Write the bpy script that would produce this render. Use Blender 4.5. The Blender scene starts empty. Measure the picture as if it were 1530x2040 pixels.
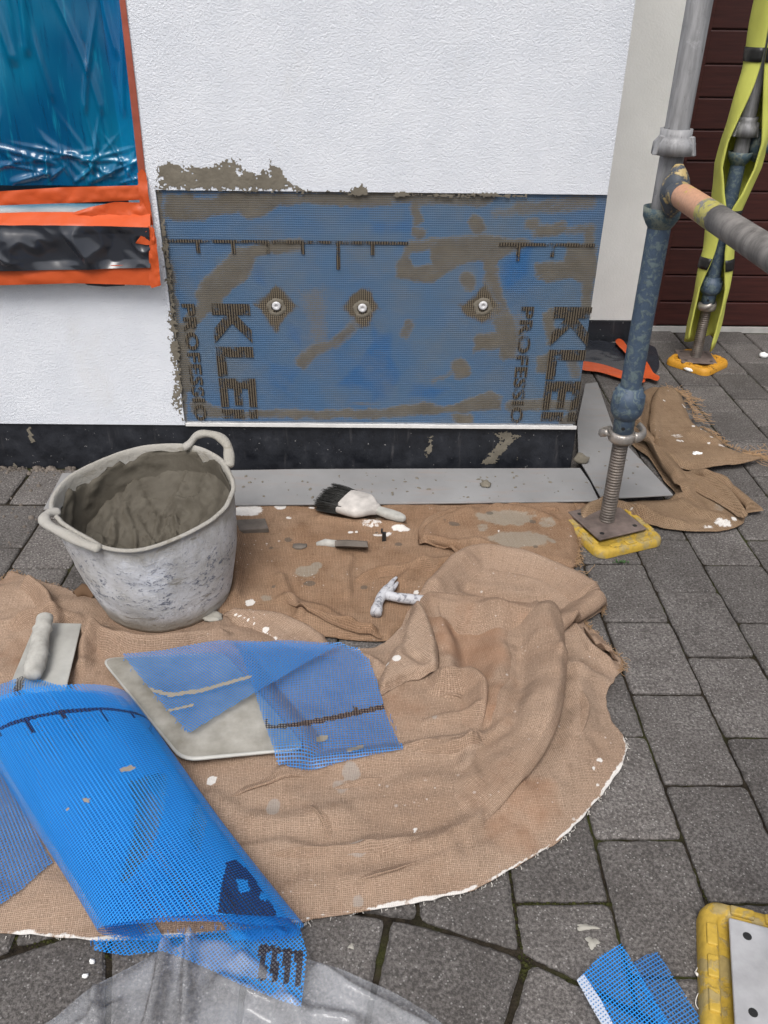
import bpy, bmesh, math, random
import numpy as np
from mathutils import Matrix, Vector

# ------------------------------------------------------------------ camera
F, CH = 1650.0, 1.15                       # focal length in photo pixels (1530 wide), camera height
PITCH, YAW, ROLL = [math.radians(a) for a in (31.54, -0.62, 0.75)]
def _axes():
    cp, sp, cy, sy = math.cos(PITCH), math.sin(PITCH), math.cos(YAW), math.sin(YAW)
    f = np.array([-sy*cp, cy*cp, -sp]); r = np.array([cy, sy, 0.0]); u = np.cross(r, f)
    cr, sr = math.cos(ROLL), math.sin(ROLL)
    return r*cr+u*sr, -r*sr+u*cr, f
RT, UP, FW = _axes()
scene = bpy.context.scene
COL = scene.collection
cam = bpy.data.cameras.new('camera'); cam_ob = bpy.data.objects.new('camera', cam); COL.objects.link(cam_ob)
m = Matrix.Identity(4)
for i in range(3):
    m[i][0], m[i][1], m[i][2] = RT[i], UP[i], -FW[i]
m[2][3] = CH
cam_ob.matrix_world = m
cam.sensor_fit = 'HORIZONTAL'; cam.sensor_width = 36.0; cam.lens = F/1530*36
cam.clip_start = 0.02; cam.clip_end = 500
scene.camera = cam_ob

# ------------------------------------------------------------------ sky, sun, exposure
SUN = Vector((-0.14, -0.50, 0.86)).normalized()
world = bpy.data.worlds.new('World'); scene.world = world; world.use_nodes = True
wn = world.node_tree; bg = wn.nodes['Background']
sky = wn.nodes.new('ShaderNodeTexSky'); sky.sky_type = 'NISHITA'; sky.sun_disc = False
sky.sun_elevation = math.asin(SUN.z); sky.sun_rotation = math.atan2(SUN.x, SUN.y)
sky.air_density = 1.0; sky.dust_density = 5.0; sky.ozone_density = 1.0
hs = wn.nodes.new('ShaderNodeHueSaturation'); hs.inputs['Saturation'].default_value = 0.45   # overcast: nearly white sky
wn.links.new(sky.outputs[0], hs.inputs['Color']); wn.links.new(hs.outputs[0], bg.inputs['Color'])
bg.inputs['Strength'].default_value = 0.11
sl = bpy.data.lights.new('sun', 'SUN'); sl.energy = 1.5; sl.angle = math.radians(28); sl.color = (1.0, 0.985, 0.965)
so = bpy.data.objects.new('sun', sl); COL.objects.link(so)
so.rotation_euler = SUN.to_track_quat('Z', 'Y').to_euler(); so.location = (0, 0, 5)
vs = scene.view_settings
vs.view_transform = 'Standard'; vs.look = 'None'; vs.exposure = 0.58; vs.gamma = 1.0; vs.use_curve_mapping = False
scene.cycles.transparent_max_bounces = 24
scene.cycles.max_bounces = 6; scene.cycles.diffuse_bounces = 3; scene.cycles.glossy_bounces = 3

# ------------------------------------------------------------------ helpers: pixels of the photo to points of the place
def ray(px, py): return FW+RT*((px-765)/F)-UP*((py-1020)/F)
def G(px, py, z=0.0):
    d = ray(px, py); t = (z-CH)/d[2]; return np.array([d[0]*t, d[1]*t, z])
def W(px, py, Y):
    d = ray(px, py); t = Y/d[1]; return np.array([d[0]*t, Y, CH+d[2]*t])
def GP(pts, z=0.0): return np.array([G(p[0], p[1], p[2] if len(p) > 2 else z) for p in pts])
def G2(pts, z=0.0): return GP(pts, z)[:, :2]

random.seed(7); rng = np.random.default_rng(7)
_T = np.random.default_rng(3).random((256, 256))
def vnoise(x, y, seed=0):
    x = np.asarray(x, float)+seed*17.31; y = np.asarray(y, float)+seed*9.77
    xi = np.floor(x).astype(int); yi = np.floor(y).astype(int); fx = x-xi; fy = y-yi
    fx = fx*fx*(3-2*fx); fy = fy*fy*(3-2*fy)
    a = _T[xi % 256, yi % 256]; b = _T[(xi+1) % 256, yi % 256]; c = _T[xi % 256, (yi+1) % 256]; d = _T[(xi+1) % 256, (yi+1) % 256]
    return (a*(1-fx)+b*fx)*(1-fy)+(c*(1-fx)+d*fx)*fy
def fbm(x, y, s, o=4, seed=0, rough=.5):
    v = 0; amp = 1; tot = 0
    for i in range(o):
        v = v+amp*(vnoise(np.asarray(x)*s, np.asarray(y)*s, seed+i*3)-.5); tot += amp; amp *= rough; s *= 2.03
    return v/tot*2
def smooth(e0, e1, x):
    t = np.clip((x-e0)/(e1-e0), 0, 1); return t*t*(3-2*t)

def tag(o, label, cat, group=None, kind=None):
    if label: o['label'] = label
    if cat: o['category'] = cat
    if group: o['group'] = group
    if kind: o['kind'] = kind
    return o
def thing(name, loc, label, cat, group=None):
    o = bpy.data.objects.new(name, None); COL.objects.link(o); o.location = Vector([float(v) for v in loc]); o.empty_display_size = .05
    return tag(o, label, cat, group)
def origin(o):
    v = Vector((0, 0, 0))
    while o is not None: v += o.location; o = o.parent
    return v
def mk(name, verts, faces, mat, parent=None, uv=None, attrs=None, sm=True, loc=None):
    """one mesh object; verts in world coordinates"""
    verts = np.asarray(verts, float)
    o0 = np.array(origin(parent)) if parent is not None else np.zeros(3)
    l = np.zeros(3) if loc is None else np.asarray(loc, float)-o0
    me = bpy.data.meshes.new(name)
    me.from_pydata((verts-o0-l).tolist(), [], [tuple(int(i) for i in f) for f in faces])
    if uv is not None:
        uv = np.asarray(uv, float); ul = me.uv_layers.new(name='UVMap')
        idx = np.empty(len(me.loops), dtype=np.int32); me.loops.foreach_get('vertex_index', idx)
        ul.data.foreach_set('uv', uv[idx].ravel())
    for k, v in (attrs or {}).items():
        a = me.attributes.new(k, 'FLOAT', 'POINT'); a.data.foreach_set('value', np.asarray(v, dtype=np.float32))
    if sm: me.polygons.foreach_set('use_smooth', np.ones(len(me.polygons), dtype=bool))
    me.update()
    if mat is not None: me.materials.append(mat)
    o = bpy.data.objects.new(name, me); COL.objects.link(o)
    o.location = Vector(l.tolist())
    if parent is not None: o.parent = parent
    return o
def copy_tree(o, parent=None):
    c = o.copy(); COL.objects.link(c); c.parent = parent
    for ch in o.children: copy_tree(ch, c)
    return c
def box(lo, hi):
    x0, y0, z0 = lo; x1, y1, z1 = hi
    v = [(x0,y0,z0),(x1,y0,z0),(x1,y1,z0),(x0,y1,z0),(x0,y0,z1),(x1,y0,z1),(x1,y1,z1),(x0,y1,z1)]
    return v, [(0,3,2,1),(4,5,6,7),(0,1,5,4),(1,2,6,5),(2,3,7,6),(3,0,4,7)]
def bevel(o, w, seg=2):
    b = o.modifiers.new('bevel', 'BEVEL'); b.width = w; b.segments = seg; b.limit_method = 'ANGLE'; b.angle_limit = math.radians(30)
    return o
def solid(o, t, off=-1):
    s = o.modifiers.new('thickness', 'SOLIDIFY'); s.thickness = t; s.offset = off; return o
def lathe(profile, c=(0, 0), seg=24, ax=None):
    """profile [(r,z)] round the vertical through c"""
    v = []; f = []; n = len(profile)
    for r, z in profile:
        for k in range(seg):
            a = 2*math.pi*k/seg; v.append((c[0]+r*math.cos(a), c[1]+r*math.sin(a), z))
    for i in range(n-1):
        for k in range(seg):
            a, b = i*seg+k, i*seg+(k+1) % seg; f.append((a, b, b+seg, a+seg))
    return v, f
def tube(path, rad, seg=12, cap=True, squash=None):
    """tube along a polyline with a radius for each point"""
    P = np.asarray(path, float); n = len(P); rad = np.broadcast_to(np.asarray(rad, float), (n,))
    v = []; f = []
    T = np.gradient(P, axis=0); T /= np.linalg.norm(T, axis=1)[:, None]+1e-12
    up = np.array([0, 0, 1.0]) if abs(T[0][2]) < .9 else np.array([1.0, 0, 0])
    for i in range(n):
        s = np.cross(T[i], up); s /= np.linalg.norm(s)+1e-12; u = np.cross(s, T[i]); 
        for k in range(seg):
            a = 2*math.pi*k/seg; q = 1 if squash is None else squash
            v.append(P[i]+rad[i]*(math.cos(a)*s+math.sin(a)*q*u))
    for i in range(n-1):
        for k in range(seg):
            a, b = i*seg+k, i*seg+(k+1) % seg; f.append((a, b, b+seg, a+seg))
    if cap: f.append(tuple(range(seg-1, -1, -1))); f.append(tuple(range((n-1)*seg, n*seg)))
    return v, f
def merge(*vf):
    V = []; FF = []
    for v, f in vf:
        k = len(V); V.extend([tuple(p) for p in v]); FF.extend([tuple(i+k for i in q) for q in f])
    return V, FF
def spline(pts, n=8, closed=False):
    P = np.asarray(pts, float); out = []; m = len(P)
    for i in range(m if closed else m-1):
        p0, p1, p2, p3 = [P[(i+k) % m] if closed else P[min(max(i+k, 0), m-1)] for k in (-1, 0, 1, 2)]
        for t in np.arange(n)/n:
            out.append(.5*((2*p1)+(-p0+p2)*t+(2*p0-5*p1+4*p2-p3)*t*t+(-p0+3*p1-3*p2+p3)*t**3))
    if not closed: out.append(P[-1])
    return np.array(out)
def seg_dist(X, Y, poly, closed=False):
    """distance to a polyline, side (+ = right of its direction), nearest point"""
    P = np.asarray(poly, float); Q = np.roll(P, -1, 0) if closed else P[1:]; P = P if closed else P[:-1]
    best = np.full(X.shape, 1e9); side = np.zeros(X.shape); nx = np.zeros(X.shape); ny = np.zeros(X.shape)
    for (ax, ay), (bx, by) in zip(P[:, :2], Q[:, :2]):
        dx, dy = bx-ax, by-ay; L = dx*dx+dy*dy+1e-12
        t = np.clip(((X-ax)*dx+(Y-ay)*dy)/L, 0, 1); qx, qy = ax+t*dx, ay+t*dy
        d = np.hypot(X-qx, Y-qy); k = d < best
        best = np.where(k, d, best); side = np.where(k, np.sign((X-ax)*dy-(Y-ay)*dx), side); nx = np.where(k, qx, nx); ny = np.where(k, qy, ny)
    return best, side, nx, ny
def inside(X, Y, poly):
    P = np.asarray(poly, float); r = np.zeros(X.shape, bool); n = len(P)
    for i in range(n):
        x0, y0 = P[i][:2]; x1, y1 = P[(i+1) % n][:2]
        if y0 == y1: continue
        r ^= ((Y < y0) != (Y < y1)) & (X < (x1-x0)*(Y-y0)/(y1-y0)+x0)
    return r
def grid_sheet(poly, step):
    """quads filling a polygon in the plane; outline snapped exactly. returns XY, faces, distance to the outline"""
    P = np.asarray(poly, float)[:, :2]; lo = P.min(0)-step; hi = P.max(0)+step
    xs = np.arange(lo[0], hi[0]+step, step); ys = np.arange(lo[1], hi[1]+step, step)
    X, Y = np.meshgrid(xs, ys, indexing='ij'); ins = inside(X, Y, P)
    q = ins[:-1, :-1] | ins[1:, :-1] | ins[:-1, 1:] | ins[1:, 1:]
    use = np.zeros(X.shape, bool); use[:-1, :-1] |= q; use[1:, :-1] |= q; use[:-1, 1:] |= q; use[1:, 1:] |= q
    ids = -np.ones(X.shape, int); ids[use] = np.arange(use.sum())
    x = X[use]; y = Y[use]; d, _, nx, ny = seg_dist(x, y, P, True); o = ~ins[use]
    x = np.where(o, nx, x); y = np.where(o, ny, y); d = np.where(o, 0, d)
    i, j = np.where(q)
    f = np.stack([ids[i, j], ids[i+1, j], ids[i+1, j+1], ids[i, j+1]], 1)
    return np.stack([x, y], 1), f, d
def ridge(X, Y, line, h, wl, wr):
    d, s, _, _ = seg_dist(X, Y, line); u = d/np.where(s > 0, wr, wl)
    return h*np.where(u < 1, (1-u)**2*(1+2*u), 0)

# ------------------------------------------------------------------ material helpers
class MT:
    def __init__(s, name, rough=.8, spec=.3):
        s.m = bpy.data.materials.new(name); s.m.use_nodes = True; s.t = s.m.node_tree; s.b = s.t.nodes['Principled BSDF']; s.out = s.t.nodes['Material Output']
        s.b.inputs['Roughness'].default_value = rough; s.b.inputs['Specular IOR Level'].default_value = spec
        s.co = None
    def node(s, ty, **kw):
        n = s.t.nodes.new(ty)
        for k, v in kw.items(): setattr(n, k, v)
        return n
    def link(s, a, b): s.t.links.new(a, b)
    def setin(s, sock, v):
        if isinstance(v, bpy.types.NodeSocket): s.link(v, sock)
        elif isinstance(v, (tuple, list)): sock.default_value = (*v, 1) if (len(v) == 3 and len(sock.default_value) == 4) else v
        else: sock.default_value = v
    def coord(s, kind='Object', scale=None, rot=None):
        tc = s.node('ShaderNodeTexCoord'); o = tc.outputs[kind]
        if scale is None and rot is None: return o
        mp = s.node('ShaderNodeMapping'); s.link(o, mp.inputs['Vector'])
        if scale is not None: mp.inputs['Scale'].default_value = scale
        if rot is not None: mp.inputs['Rotation'].default_value = rot
        return mp.outputs[0]
    def noise(s, scale, detail=4, rough=.55, co=None, dist=0):
        n = s.node('ShaderNodeTexNoise'); n.inputs['Scale'].default_value = scale; n.inputs['Detail'].default_value = detail
        n.inputs['Roughness'].default_value = rough; n.inputs['Distortion'].default_value = dist
        s.link(co if co is not None else s.coord(), n.inputs['Vector']); return n.outputs['Fac']
    def voro(s, scale, co=None, feature='F1', rand=1):
        n = s.node('ShaderNodeTexVoronoi'); n.feature = feature; n.inputs['Scale'].default_value = scale; n.inputs['Randomness'].default_value = rand
        s.link(co if co is not None else s.coord(), n.inputs['Vector']); return n.outputs['Distance']
    def attr(s, name):
        n = s.node('ShaderNodeAttribute'); n.attribute_name = name; return n.outputs['Fac']
    def math(s, op, a, b=0.0, c=None):
        n = s.node('ShaderNodeMath', operation=op); s.setin(n.inputs[0], a); s.setin(n.inputs[1], b)
        if c is not None: s.setin(n.inputs[2], c)
        return n.outputs[0]
    def rng(s, v, a, b, c=0.0, d=1.0):
        n = s.node('ShaderNodeMapRange'); n.interpolation_type = 'SMOOTHSTEP'; s.setin(n.inputs[0], v)
        for i, q in enumerate((a, b, c, d)): n.inputs[i+1].default_value = q
        return n.outputs[0]
    def mix(s, f, a, b):
        n = s.node('ShaderNodeMix', data_type='RGBA'); s.setin(n.inputs[0], f); s.setin(n.inputs[6], a); s.setin(n.inputs[7], b); return n.outputs[2]
    def ramp(s, v, *st):
        n = s.node('ShaderNodeValToRGB'); s.link(v, n.inputs[0]); e = n.color_ramp.elements
        while len(e) < len(st): e.new(.5)
        for k, (p, c) in zip(e, st): k.position = p; k.color = (*c, 1)
        return n.outputs[0]
    def sep(s, v):
        n = s.node('ShaderNodeSeparateXYZ'); s.link(v, n.inputs[0]); return n.outputs
    def rand(s): return s.node('ShaderNodeObjectInfo').outputs['Random']
    def color(s, c): s.setin(s.b.inputs['Base Color'], c); return s
    def rough(s, v): s.setin(s.b.inputs['Roughness'], v); return s
    def bump(s, hgt, dist=.002, strength=1.0):
        n = s.node('ShaderNodeBump'); n.inputs['Distance'].default_value = dist; n.inputs['Strength'].default_value = strength
        s.link(hgt, n.inputs['Height'])
        prev = s.b.inputs['Normal'].links
        if prev: s.link(prev[0].from_socket, n.inputs['Normal'])
        s.link(n.outputs[0], s.b.inputs['Normal']); return s
# ------------------------------------------------------------------ materials
def m_render():
    t = MT('white textured render', .9, .2); n = t.noise(9, 5); w = t.noise(2.2, 3)
    g1 = t.noise(330, 3, .6, dist=.3); g2 = t.noise(185, 3, .62, dist=.6)
    c = t.ramp(t.math('MULTIPLY', n, 1.0), (.3, (.655, .682, .732)), (.7, (.715, .738, .782)))
    sp = t.rng(t.noise(55, 3, .7), .68, .76); c = t.mix(t.math('MULTIPLY', sp, .22), c, (.5, .48, .44)); c = t.mix(t.rng(t.noise(3.5, 5, .7, t.coord('Object', (1, 1, .6))), .56, .75, 0, .30), c, (.62, .61, .59))
    t.color(c); t.bump(g2, .0034, .70); t.bump(g1, .0024, .75); t.bump(t.noise(4, 4, .6), .010, .25); return t.m
def m_cream():
    t = MT('cream smooth render', .9, .2); n = t.noise(5, 5)
    t.color(t.ramp(n, (.3, (.66, .655, .635)), (.7, (.74, .735, .715)))); t.bump(t.noise(160, 3), .002, .6); return t.m
def m_plinth():
    t = MT('black bitumen plinth', .5, .4); n = t.noise(18, 6, .65); st = t.noise(6, 5, .6, co=t.coord('Object', (6, 1, .8)))
    c = t.ramp(n, (.3, (.007, .008, .011)), (.62, (.017, .019, .025)), (.8, (.045, .046, .052)))
    dust = t.rng(st, .60, .8); c = t.mix(t.math('MULTIPLY', dust, .35), c, (.16, .15, .15))
    sp = t.rng(t.noise(110, 2, .5), .72, .76); c = t.mix(t.math('MULTIPLY', sp, .6), c, (.35, .34, .33))
    t.color(c); t.rough(t.rng(n, .3, .7, .35, .7)); t.bump(n, .004, .5); t.bump(t.noise(120, 3), .001, .5); return t.m
def m_paver():
    t = MT('weathered concrete paver', .92, .2); co = t.node('ShaderNodeNewGeometry').outputs['Position']; r = t.rand()
    n = t.noise(11, 6, .65, co); f = t.noise(190, 4, .75, co); b = t.noise(38, 4, .6, co)
    c = t.ramp(n, (.25, (.088, .077, .070)), (.5, (.128, .114, .105)), (.75, (.172, .156, .145)))
    c = t.mix(t.rng(f, .44, .60, 0, .75), c, (.044, .039, .036)); c = t.mix(t.rng(f, .44, .34, 0, .45), c, (.26, .24, .225))
    sp = t.rng(t.voro(150, co), .26, .14); sel = t.rng(t.noise(60, 2, .5, co), .42, .55)
    c = t.mix(t.math('MULTIPLY', t.math('MULTIPLY', sp, sel), .5), c, (.42, .40, .38))
    lg = t.rng(t.noise(24, 5, .75, co), .66, .76); c = t.mix(t.math('MULTIPLY', lg, .5), c, (.30, .29, .28))
    gn = t.node('ShaderNodeHueSaturation'); t.link(c, gn.inputs['Color']); t.link(t.math('MULTIPLY_ADD', r, .38, .80), gn.inputs['Value']); gn.inputs['Saturation'].default_value = .8
    t.color(gn.outputs[0]); t.rough(t.rng(b, .3, .7, .8, .97)); t.bump(f, .0026, 1.0); t.bump(b, .003, .5); return t.m
def m_joint():
    t = MT('dirt and moss in joints', .95, .1); n = t.noise(60, 4); g = t.noise(7, 4)
    c = t.ramp(n, (.3, (.010, .008, .006)), (.7, (.035, .028, .020)))
    c = t.mix(t.rng(g, .48, .66, 0, .75), c, (.040, .046, .012)); t.color(c); t.bump(t.noise(240, 3), .004, 1); return t.m
def m_moss():
    t = MT('moss', .95, .1); t.color(t.ramp(t.noise(160, 4), (.3, (.012, .012, .005)), (.7, (.055, .058, .018)))); t.bump(t.noise(400, 3), .003, 1); return t.m
def m_hess(name, a, b, dark, sx=1.0, clay=(.30, .27, .24), pitch=.0029):
    """woven jute: two thread systems in metres of the UV map, blotches, plaster and paint marks from the 'stain' attributes"""
    t = MT(name, .95, .1); uv = t.coord('UV'); s = t.sep(uv)
    wob = t.noise(14, 3, .5, uv)
    def threads(ax, k):
        x = t.math('MULTIPLY_ADD', wob, .006, s[ax]); v = t.math('SINE', t.math('MULTIPLY', x, 2*math.pi/k)); return t.math('MULTIPLY_ADD', v, .5, .5)
    tx, ty = threads(0, pitch), threads(1, pitch)
    kk = .0029/pitch; streak1 = t.noise(34*kk, 5, .78, t.coord('UV', (.45, 12, 1))); streak2 = t.noise(34*kk, 5, .78, t.coord('UV', (12, .45, 1)))
    weave = t.math('MAXIMUM', t.math('MULTIPLY', t.math('MULTIPLY_ADD', tx, .42, .58), streak2), t.math('MULTIPLY', t.math('MULTIPLY_ADD', ty, .42, .58), streak1))
    big = t.noise(4.2*sx, 5, .6, uv); mid = t.noise(17, 4, .6, uv)
    c = t.ramp(big, (.3, a), (.68, b)); c = t.mix(t.rng(mid, .5, .8, 0, .5), c, dark)
    c = t.mix(t.rng(streak1, .48, .72, 0, .5), c, dark); c = t.mix(t.rng(streak2, .48, .72, 0, .4), c, dark)
    c = t.mix(t.rng(weave, .28, .56, .75, 0.0), c, tuple(.42*x for x in dark))
    gr = t.noise(330, 3, .7, uv); c = t.mix(t.rng(gr, .56, .70, 0, .55), c, tuple(min(1, 1.35*x+.04) for x in b)); c = t.mix(t.rng(gr, .44, .32, 0, .6), c, tuple(.55*x for x in dark))
    c = t.mix(t.math('MULTIPLY', t.rng(t.math('ADD', t.attr('rust'), t.math('MULTIPLY_ADD', mid, 1.2, -.6)), .1, 1.3), .55), c, tuple(1.05*x*k for x, k in zip(dark, (1.15, .95, .8))))
    dirt = t.attr('dirt'); jag = t.noise(60, 4, .7, uv)
    dm = t.rng(t.math('ADD', dirt, t.math('MULTIPLY_ADD', jag, .9, -.45)), .35, .65)
    c = t.mix(t.math('MULTIPLY', dm, t.rng(weave, .25, .6, .4, .85)), c, clay)
    dk = t.rng(t.math('ADD', t.attr('wet'), t.math('MULTIPLY_ADD', jag, .8, -.4)), .35, .65); c = t.mix(t.math('MULTIPLY', dk, .7), c, (.085, .075, .062))
    wh = t.rng(t.math('ADD', t.attr('paint'), t.math('MULTIPLY_ADD', t.noise(110, 4, .7, uv), 1.0, -.5)), .38, .6)
    dots = t.math('MULTIPLY', t.rng(t.voro(26, uv), .10, .06), t.rng(t.noise(9, 3, .6, uv), .53, .6))
    fine = t.math('MULTIPLY', t.rng(t.voro(75, uv), .16, .08), t.rng(t.noise(6, 3, .6, uv), .55, .62))
    wh = t.math('MAXIMUM', wh, t.math('MULTIPLY', t.math('MAXIMUM', dots, fine), .55))
    c = t.mix(t.math('MULTIPLY', wh, t.rng(t.math('ADD', weave, t.math('MULTIPLY', jag, .5)), .35, .75, .45, .92)), c, (.64, .62, .59))
    t.color(c); t.bump(weave, .0016, .9); t.bump(mid, .004, .5); return t.m
def m_thread(c):
    t = MT('jute fibre', .95, .1); t.color(c); return t.m
def m_plaster(name='fresh adhesive mortar', a=(.064, .055, .041), b=(.096, .085, .066), rough=.75, k=1.0):
    t = MT(name, rough, .3); n = t.noise(22*k, 5, .6)
    t.color(t.ramp(n, (.3, a), (.7, b))); t.bump(t.noise(160*k, 4, .6), .0012, .6); t.bump(t.noise(26*k, 3, .5, dist=1.2), .004, .45); return t.m
def m_board():
    t = MT('grey hardboard', .75, .3); n = t.noise(5, 5); st = t.noise(7, 4, .6, co=t.coord('Object', (1, 5, 1)))
    c = t.ramp(n, (.3, (.195, .193, .192)), (.7, (.255, .253, .252))); c = t.mix(t.rng(st, .5, .75, 0, .5), c, (.25, .20, .175))
    f = t.rng(t.noise(130, 3, .7), .66, .74); c = t.mix(t.math('MULTIPLY', f, .6), c, (.10, .09, .08)); t.color(c); t.bump(n, .002, .3); return t.m
def m_tube(name, c, rough=.55, metal=.2):
    t = MT(name, rough, .4); st = t.noise(10, 5, .7, t.coord('Object', (3, 3, .35))); n = t.noise(28, 6, .75); sp = t.rng(t.noise(85, 4, .7), .64, .72)
    k = t.mix(t.rng(st, .35, .65), tuple(.62*x for x in c), tuple(1.2*x for x in c)); k = t.mix(t.rng(n, .55, .75, 0, .6), k, tuple(.5*x for x in c)); k = t.mix(t.rng(n, .40, .28, 0, .5), k, tuple(min(1, 1.5*x) for x in c))
    k = t.mix(t.math('MULTIPLY', sp, .6), k, (.05, .04, .035)); t.color(k); t.b.inputs['Metallic'].default_value = metal; t.bump(n, .0012, .5); t.bump(sp, .0006, .6); return t.m
def m_simple(name, c, rough=.6, var=.25, sc=20, metal=0, spec=.4, bumpd=.001):
    t = MT(name, rough, spec); n = t.noise(sc, 5, .6)
    t.color(t.ramp(n, (.28, tuple(x*(1-var) for x in c)), (.72, tuple(min(1, x*(1+var)) for x in c)))); t.b.inputs['Metallic'].default_value = metal
    t.bump(t.noise(sc*6, 3), bumpd, .6); return t.m
def m_chip(name, paint, under, th=.5, sc=26, rough=.5, metal_under=0, extra=None):
    """chipped and scraped paint over an older layer"""
    t = MT(name, rough, .4); n = t.noise(sc, 6, .7, dist=.6); f = t.noise(sc*5, 3, .6)
    k = t.rng(n, th-.03, th+.03); c = t.mix(t.rng(f, .4, .7, 0, .35), paint, tuple(x*.5 for x in paint))
    u = t.mix(t.rng(f, .4, .7, 0, .4), under, tuple(x*.55 for x in under)); c = t.mix(k, c, u)
    if extra: c = t.mix(t.rng(t.noise(sc*.7, 5, .7), .60, .66), c, extra)
    t.color(c); t.bump(k, .0008, .6); t.bump(f, .0006, .5); return t.m
def m_mesh(name, pitch, blue, deep, alpha=True, cover=.44, ink=True):
    """open glass-fibre netting: threads in metres of the UV map, holes really open"""
    t = MT(name, .45, .4); uv = t.coord('UV'); s = t.sep(uv)
    fx = t.math('ABSOLUTE', t.math('MULTIPLY_ADD', t.math('FRACT', t.math('DIVIDE', s[0], pitch)), 2, -1))
    fy = t.math('ABSOLUTE', t.math('MULTIPLY_ADD', t.math('FRACT', t.math('DIVIDE', s[1], pitch)), 2, -1))
    k = 1-cover
    th = t.math('MAXIMUM', t.rng(fx, k-.06, k+.06), t.rng(fy, k-.06, k+.06))
    n = t.noise(9, 4, .6, uv); c = t.mix(n, deep, blue)
    c = t.mix(t.math('MULTIPLY', t.rng(fy, k, 1.0), .35), c, tuple(min(1, x*1.25+.05) for x in blue))
    if ink: c = t.mix(t.rng(t.attr('ink'), .4, .6), c, (.018, .014, .022))
    cl = t.rng(t.math('ADD', t.attr('clay'), t.math('MULTIPLY_ADD', t.noise(70, 4, .7, uv), .8, -.4)), .45, .6); c = t.mix(cl, c, (.30, .27, .22))
    t.color(c); a = t.math('MAXIMUM', th, t.math('MULTIPLY', cl, .9))
    tr = t.node('ShaderNodeBsdfTranslucent'); t.link(c, tr.inputs['Color']); tp = t.node('ShaderNodeBsdfTransparent')
    m1 = t.node('ShaderNodeMixShader'); m1.inputs[0].default_value = .22; t.link(t.b.outputs[0], m1.inputs[1]); t.link(tr.outputs[0], m1.inputs[2])
    m2 = t.node('ShaderNodeMixShader'); t.link(a, m2.inputs[0]); t.link(tp.outputs[0], m2.inputs[1]); t.link(m1.outputs[0], m2.inputs[2])
    t.link(m2.outputs[0], t.out.inputs['Surface']); return t.m
def m_panel():
    """netting bedded in mortar on the wall: uv in metres, cover = how much mortar lies over it"""
    t = MT('netting bedded in mortar', .6, .35); uv = t.coord('UV'); s = t.sep(uv); p = .0054
    fx = t.math('ABSOLUTE', t.math('MULTIPLY_ADD', t.math('FRACT', t.math('DIVIDE', s[0], p)), 2, -1))
    fy = t.math('ABSOLUTE', t.math('MULTIPLY_ADD', t.math('FRACT', t.math('DIVIDE', s[1], p)), 2, -1))
    hx = t.rng(fx, .45, .75); hy = t.rng(fy, .40, .75); th = t.math('MAXIMUM', t.math('MULTIPLY', hx, .55), hy)
    deep = t.attr('deep'); n = t.noise(6, 4, .6, uv)
    thc = t.mix(deep, (.095, .165, .262), (.036, .130, .300)); thc = t.mix(t.rng(n, .35, .7, 0, .6), thc, (.135, .172, .215))
    gap = t.mix(deep, (.022, .058, .110), (.006, .046, .135)); gap = t.mix(t.rng(t.noise(11, 4, .6, uv), .42, .68, 0, .85), gap, (.064, .066, .062))
    c = t.mix(t.math('MULTIPLY_ADD', th, .62, .26), gap, thc)
    dk = t.attr('dark'); brown = t.mix(hx, (.135, .110, .076), (.012, .010, .008)); brown = t.mix(t.math('MULTIPLY', hy, .30), brown, (.13, .105, .075))
    c = t.mix(t.rng(t.math('ADD', dk, t.math('MULTIPLY_ADD', t.noise(120, 4, .7, uv), .6, -.3)), .25, .75), c, brown)
    jag = t.noise(110, 5, .75, uv, .8); cv = t.math('ADD', t.attr('cover'), t.math('MULTIPLY_ADD', jag, .9, -.45))
    mort = t.ramp(t.noise(18, 5, .6, uv), (.3, (.092, .080, .061)), (.7, (.128, .113, .088)))
    k = t.rng(cv, .34, .78); thin = t.math('MULTIPLY', t.rng(cv, .12, .5), t.math('SUBTRACT', 1.0, t.math('MULTIPLY', th, .75)))
    c = t.mix(t.math('MULTIPLY', thin, .8), c, (.14, .120, .088))
    km = t.math('MULTIPLY', k, t.math('SUBTRACT', 1.0, t.math('MULTIPLY', t.math('MULTIPLY', th, .42), t.rng(cv, 1.35, .5)))); c = t.mix(km, c, mort)
    t.color(c); t.rough(t.rng(k, 0, 1, .5, .8)); t.bump(th, .0012, .5); t.bump(k, .0003, .5); t.bump(t.noise(60, 4, .6, t.coord('UV', (.6, 1.6, 1))), .0008, .5); return t.m
def m_letter():
    t = MT('dark brown print on threads', .7, .2); uv = t.coord('UV'); s = t.sep(uv); p = .0066
    fx = t.math('ABSOLUTE', t.math('MULTIPLY_ADD', t.math('FRACT', t.math('DIVIDE', s[0], p)), 2, -1))
    w = t.rng(t.noise(34, 5, .75, uv), .34, .52); t.color(t.mix(t.rng(fx, .35, .65), (.120, .098, .070), (.014, .011, .009)))
    t.link(t.math('MULTIPLY', w, .96), t.b.inputs['Alpha']); return t.m
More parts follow.
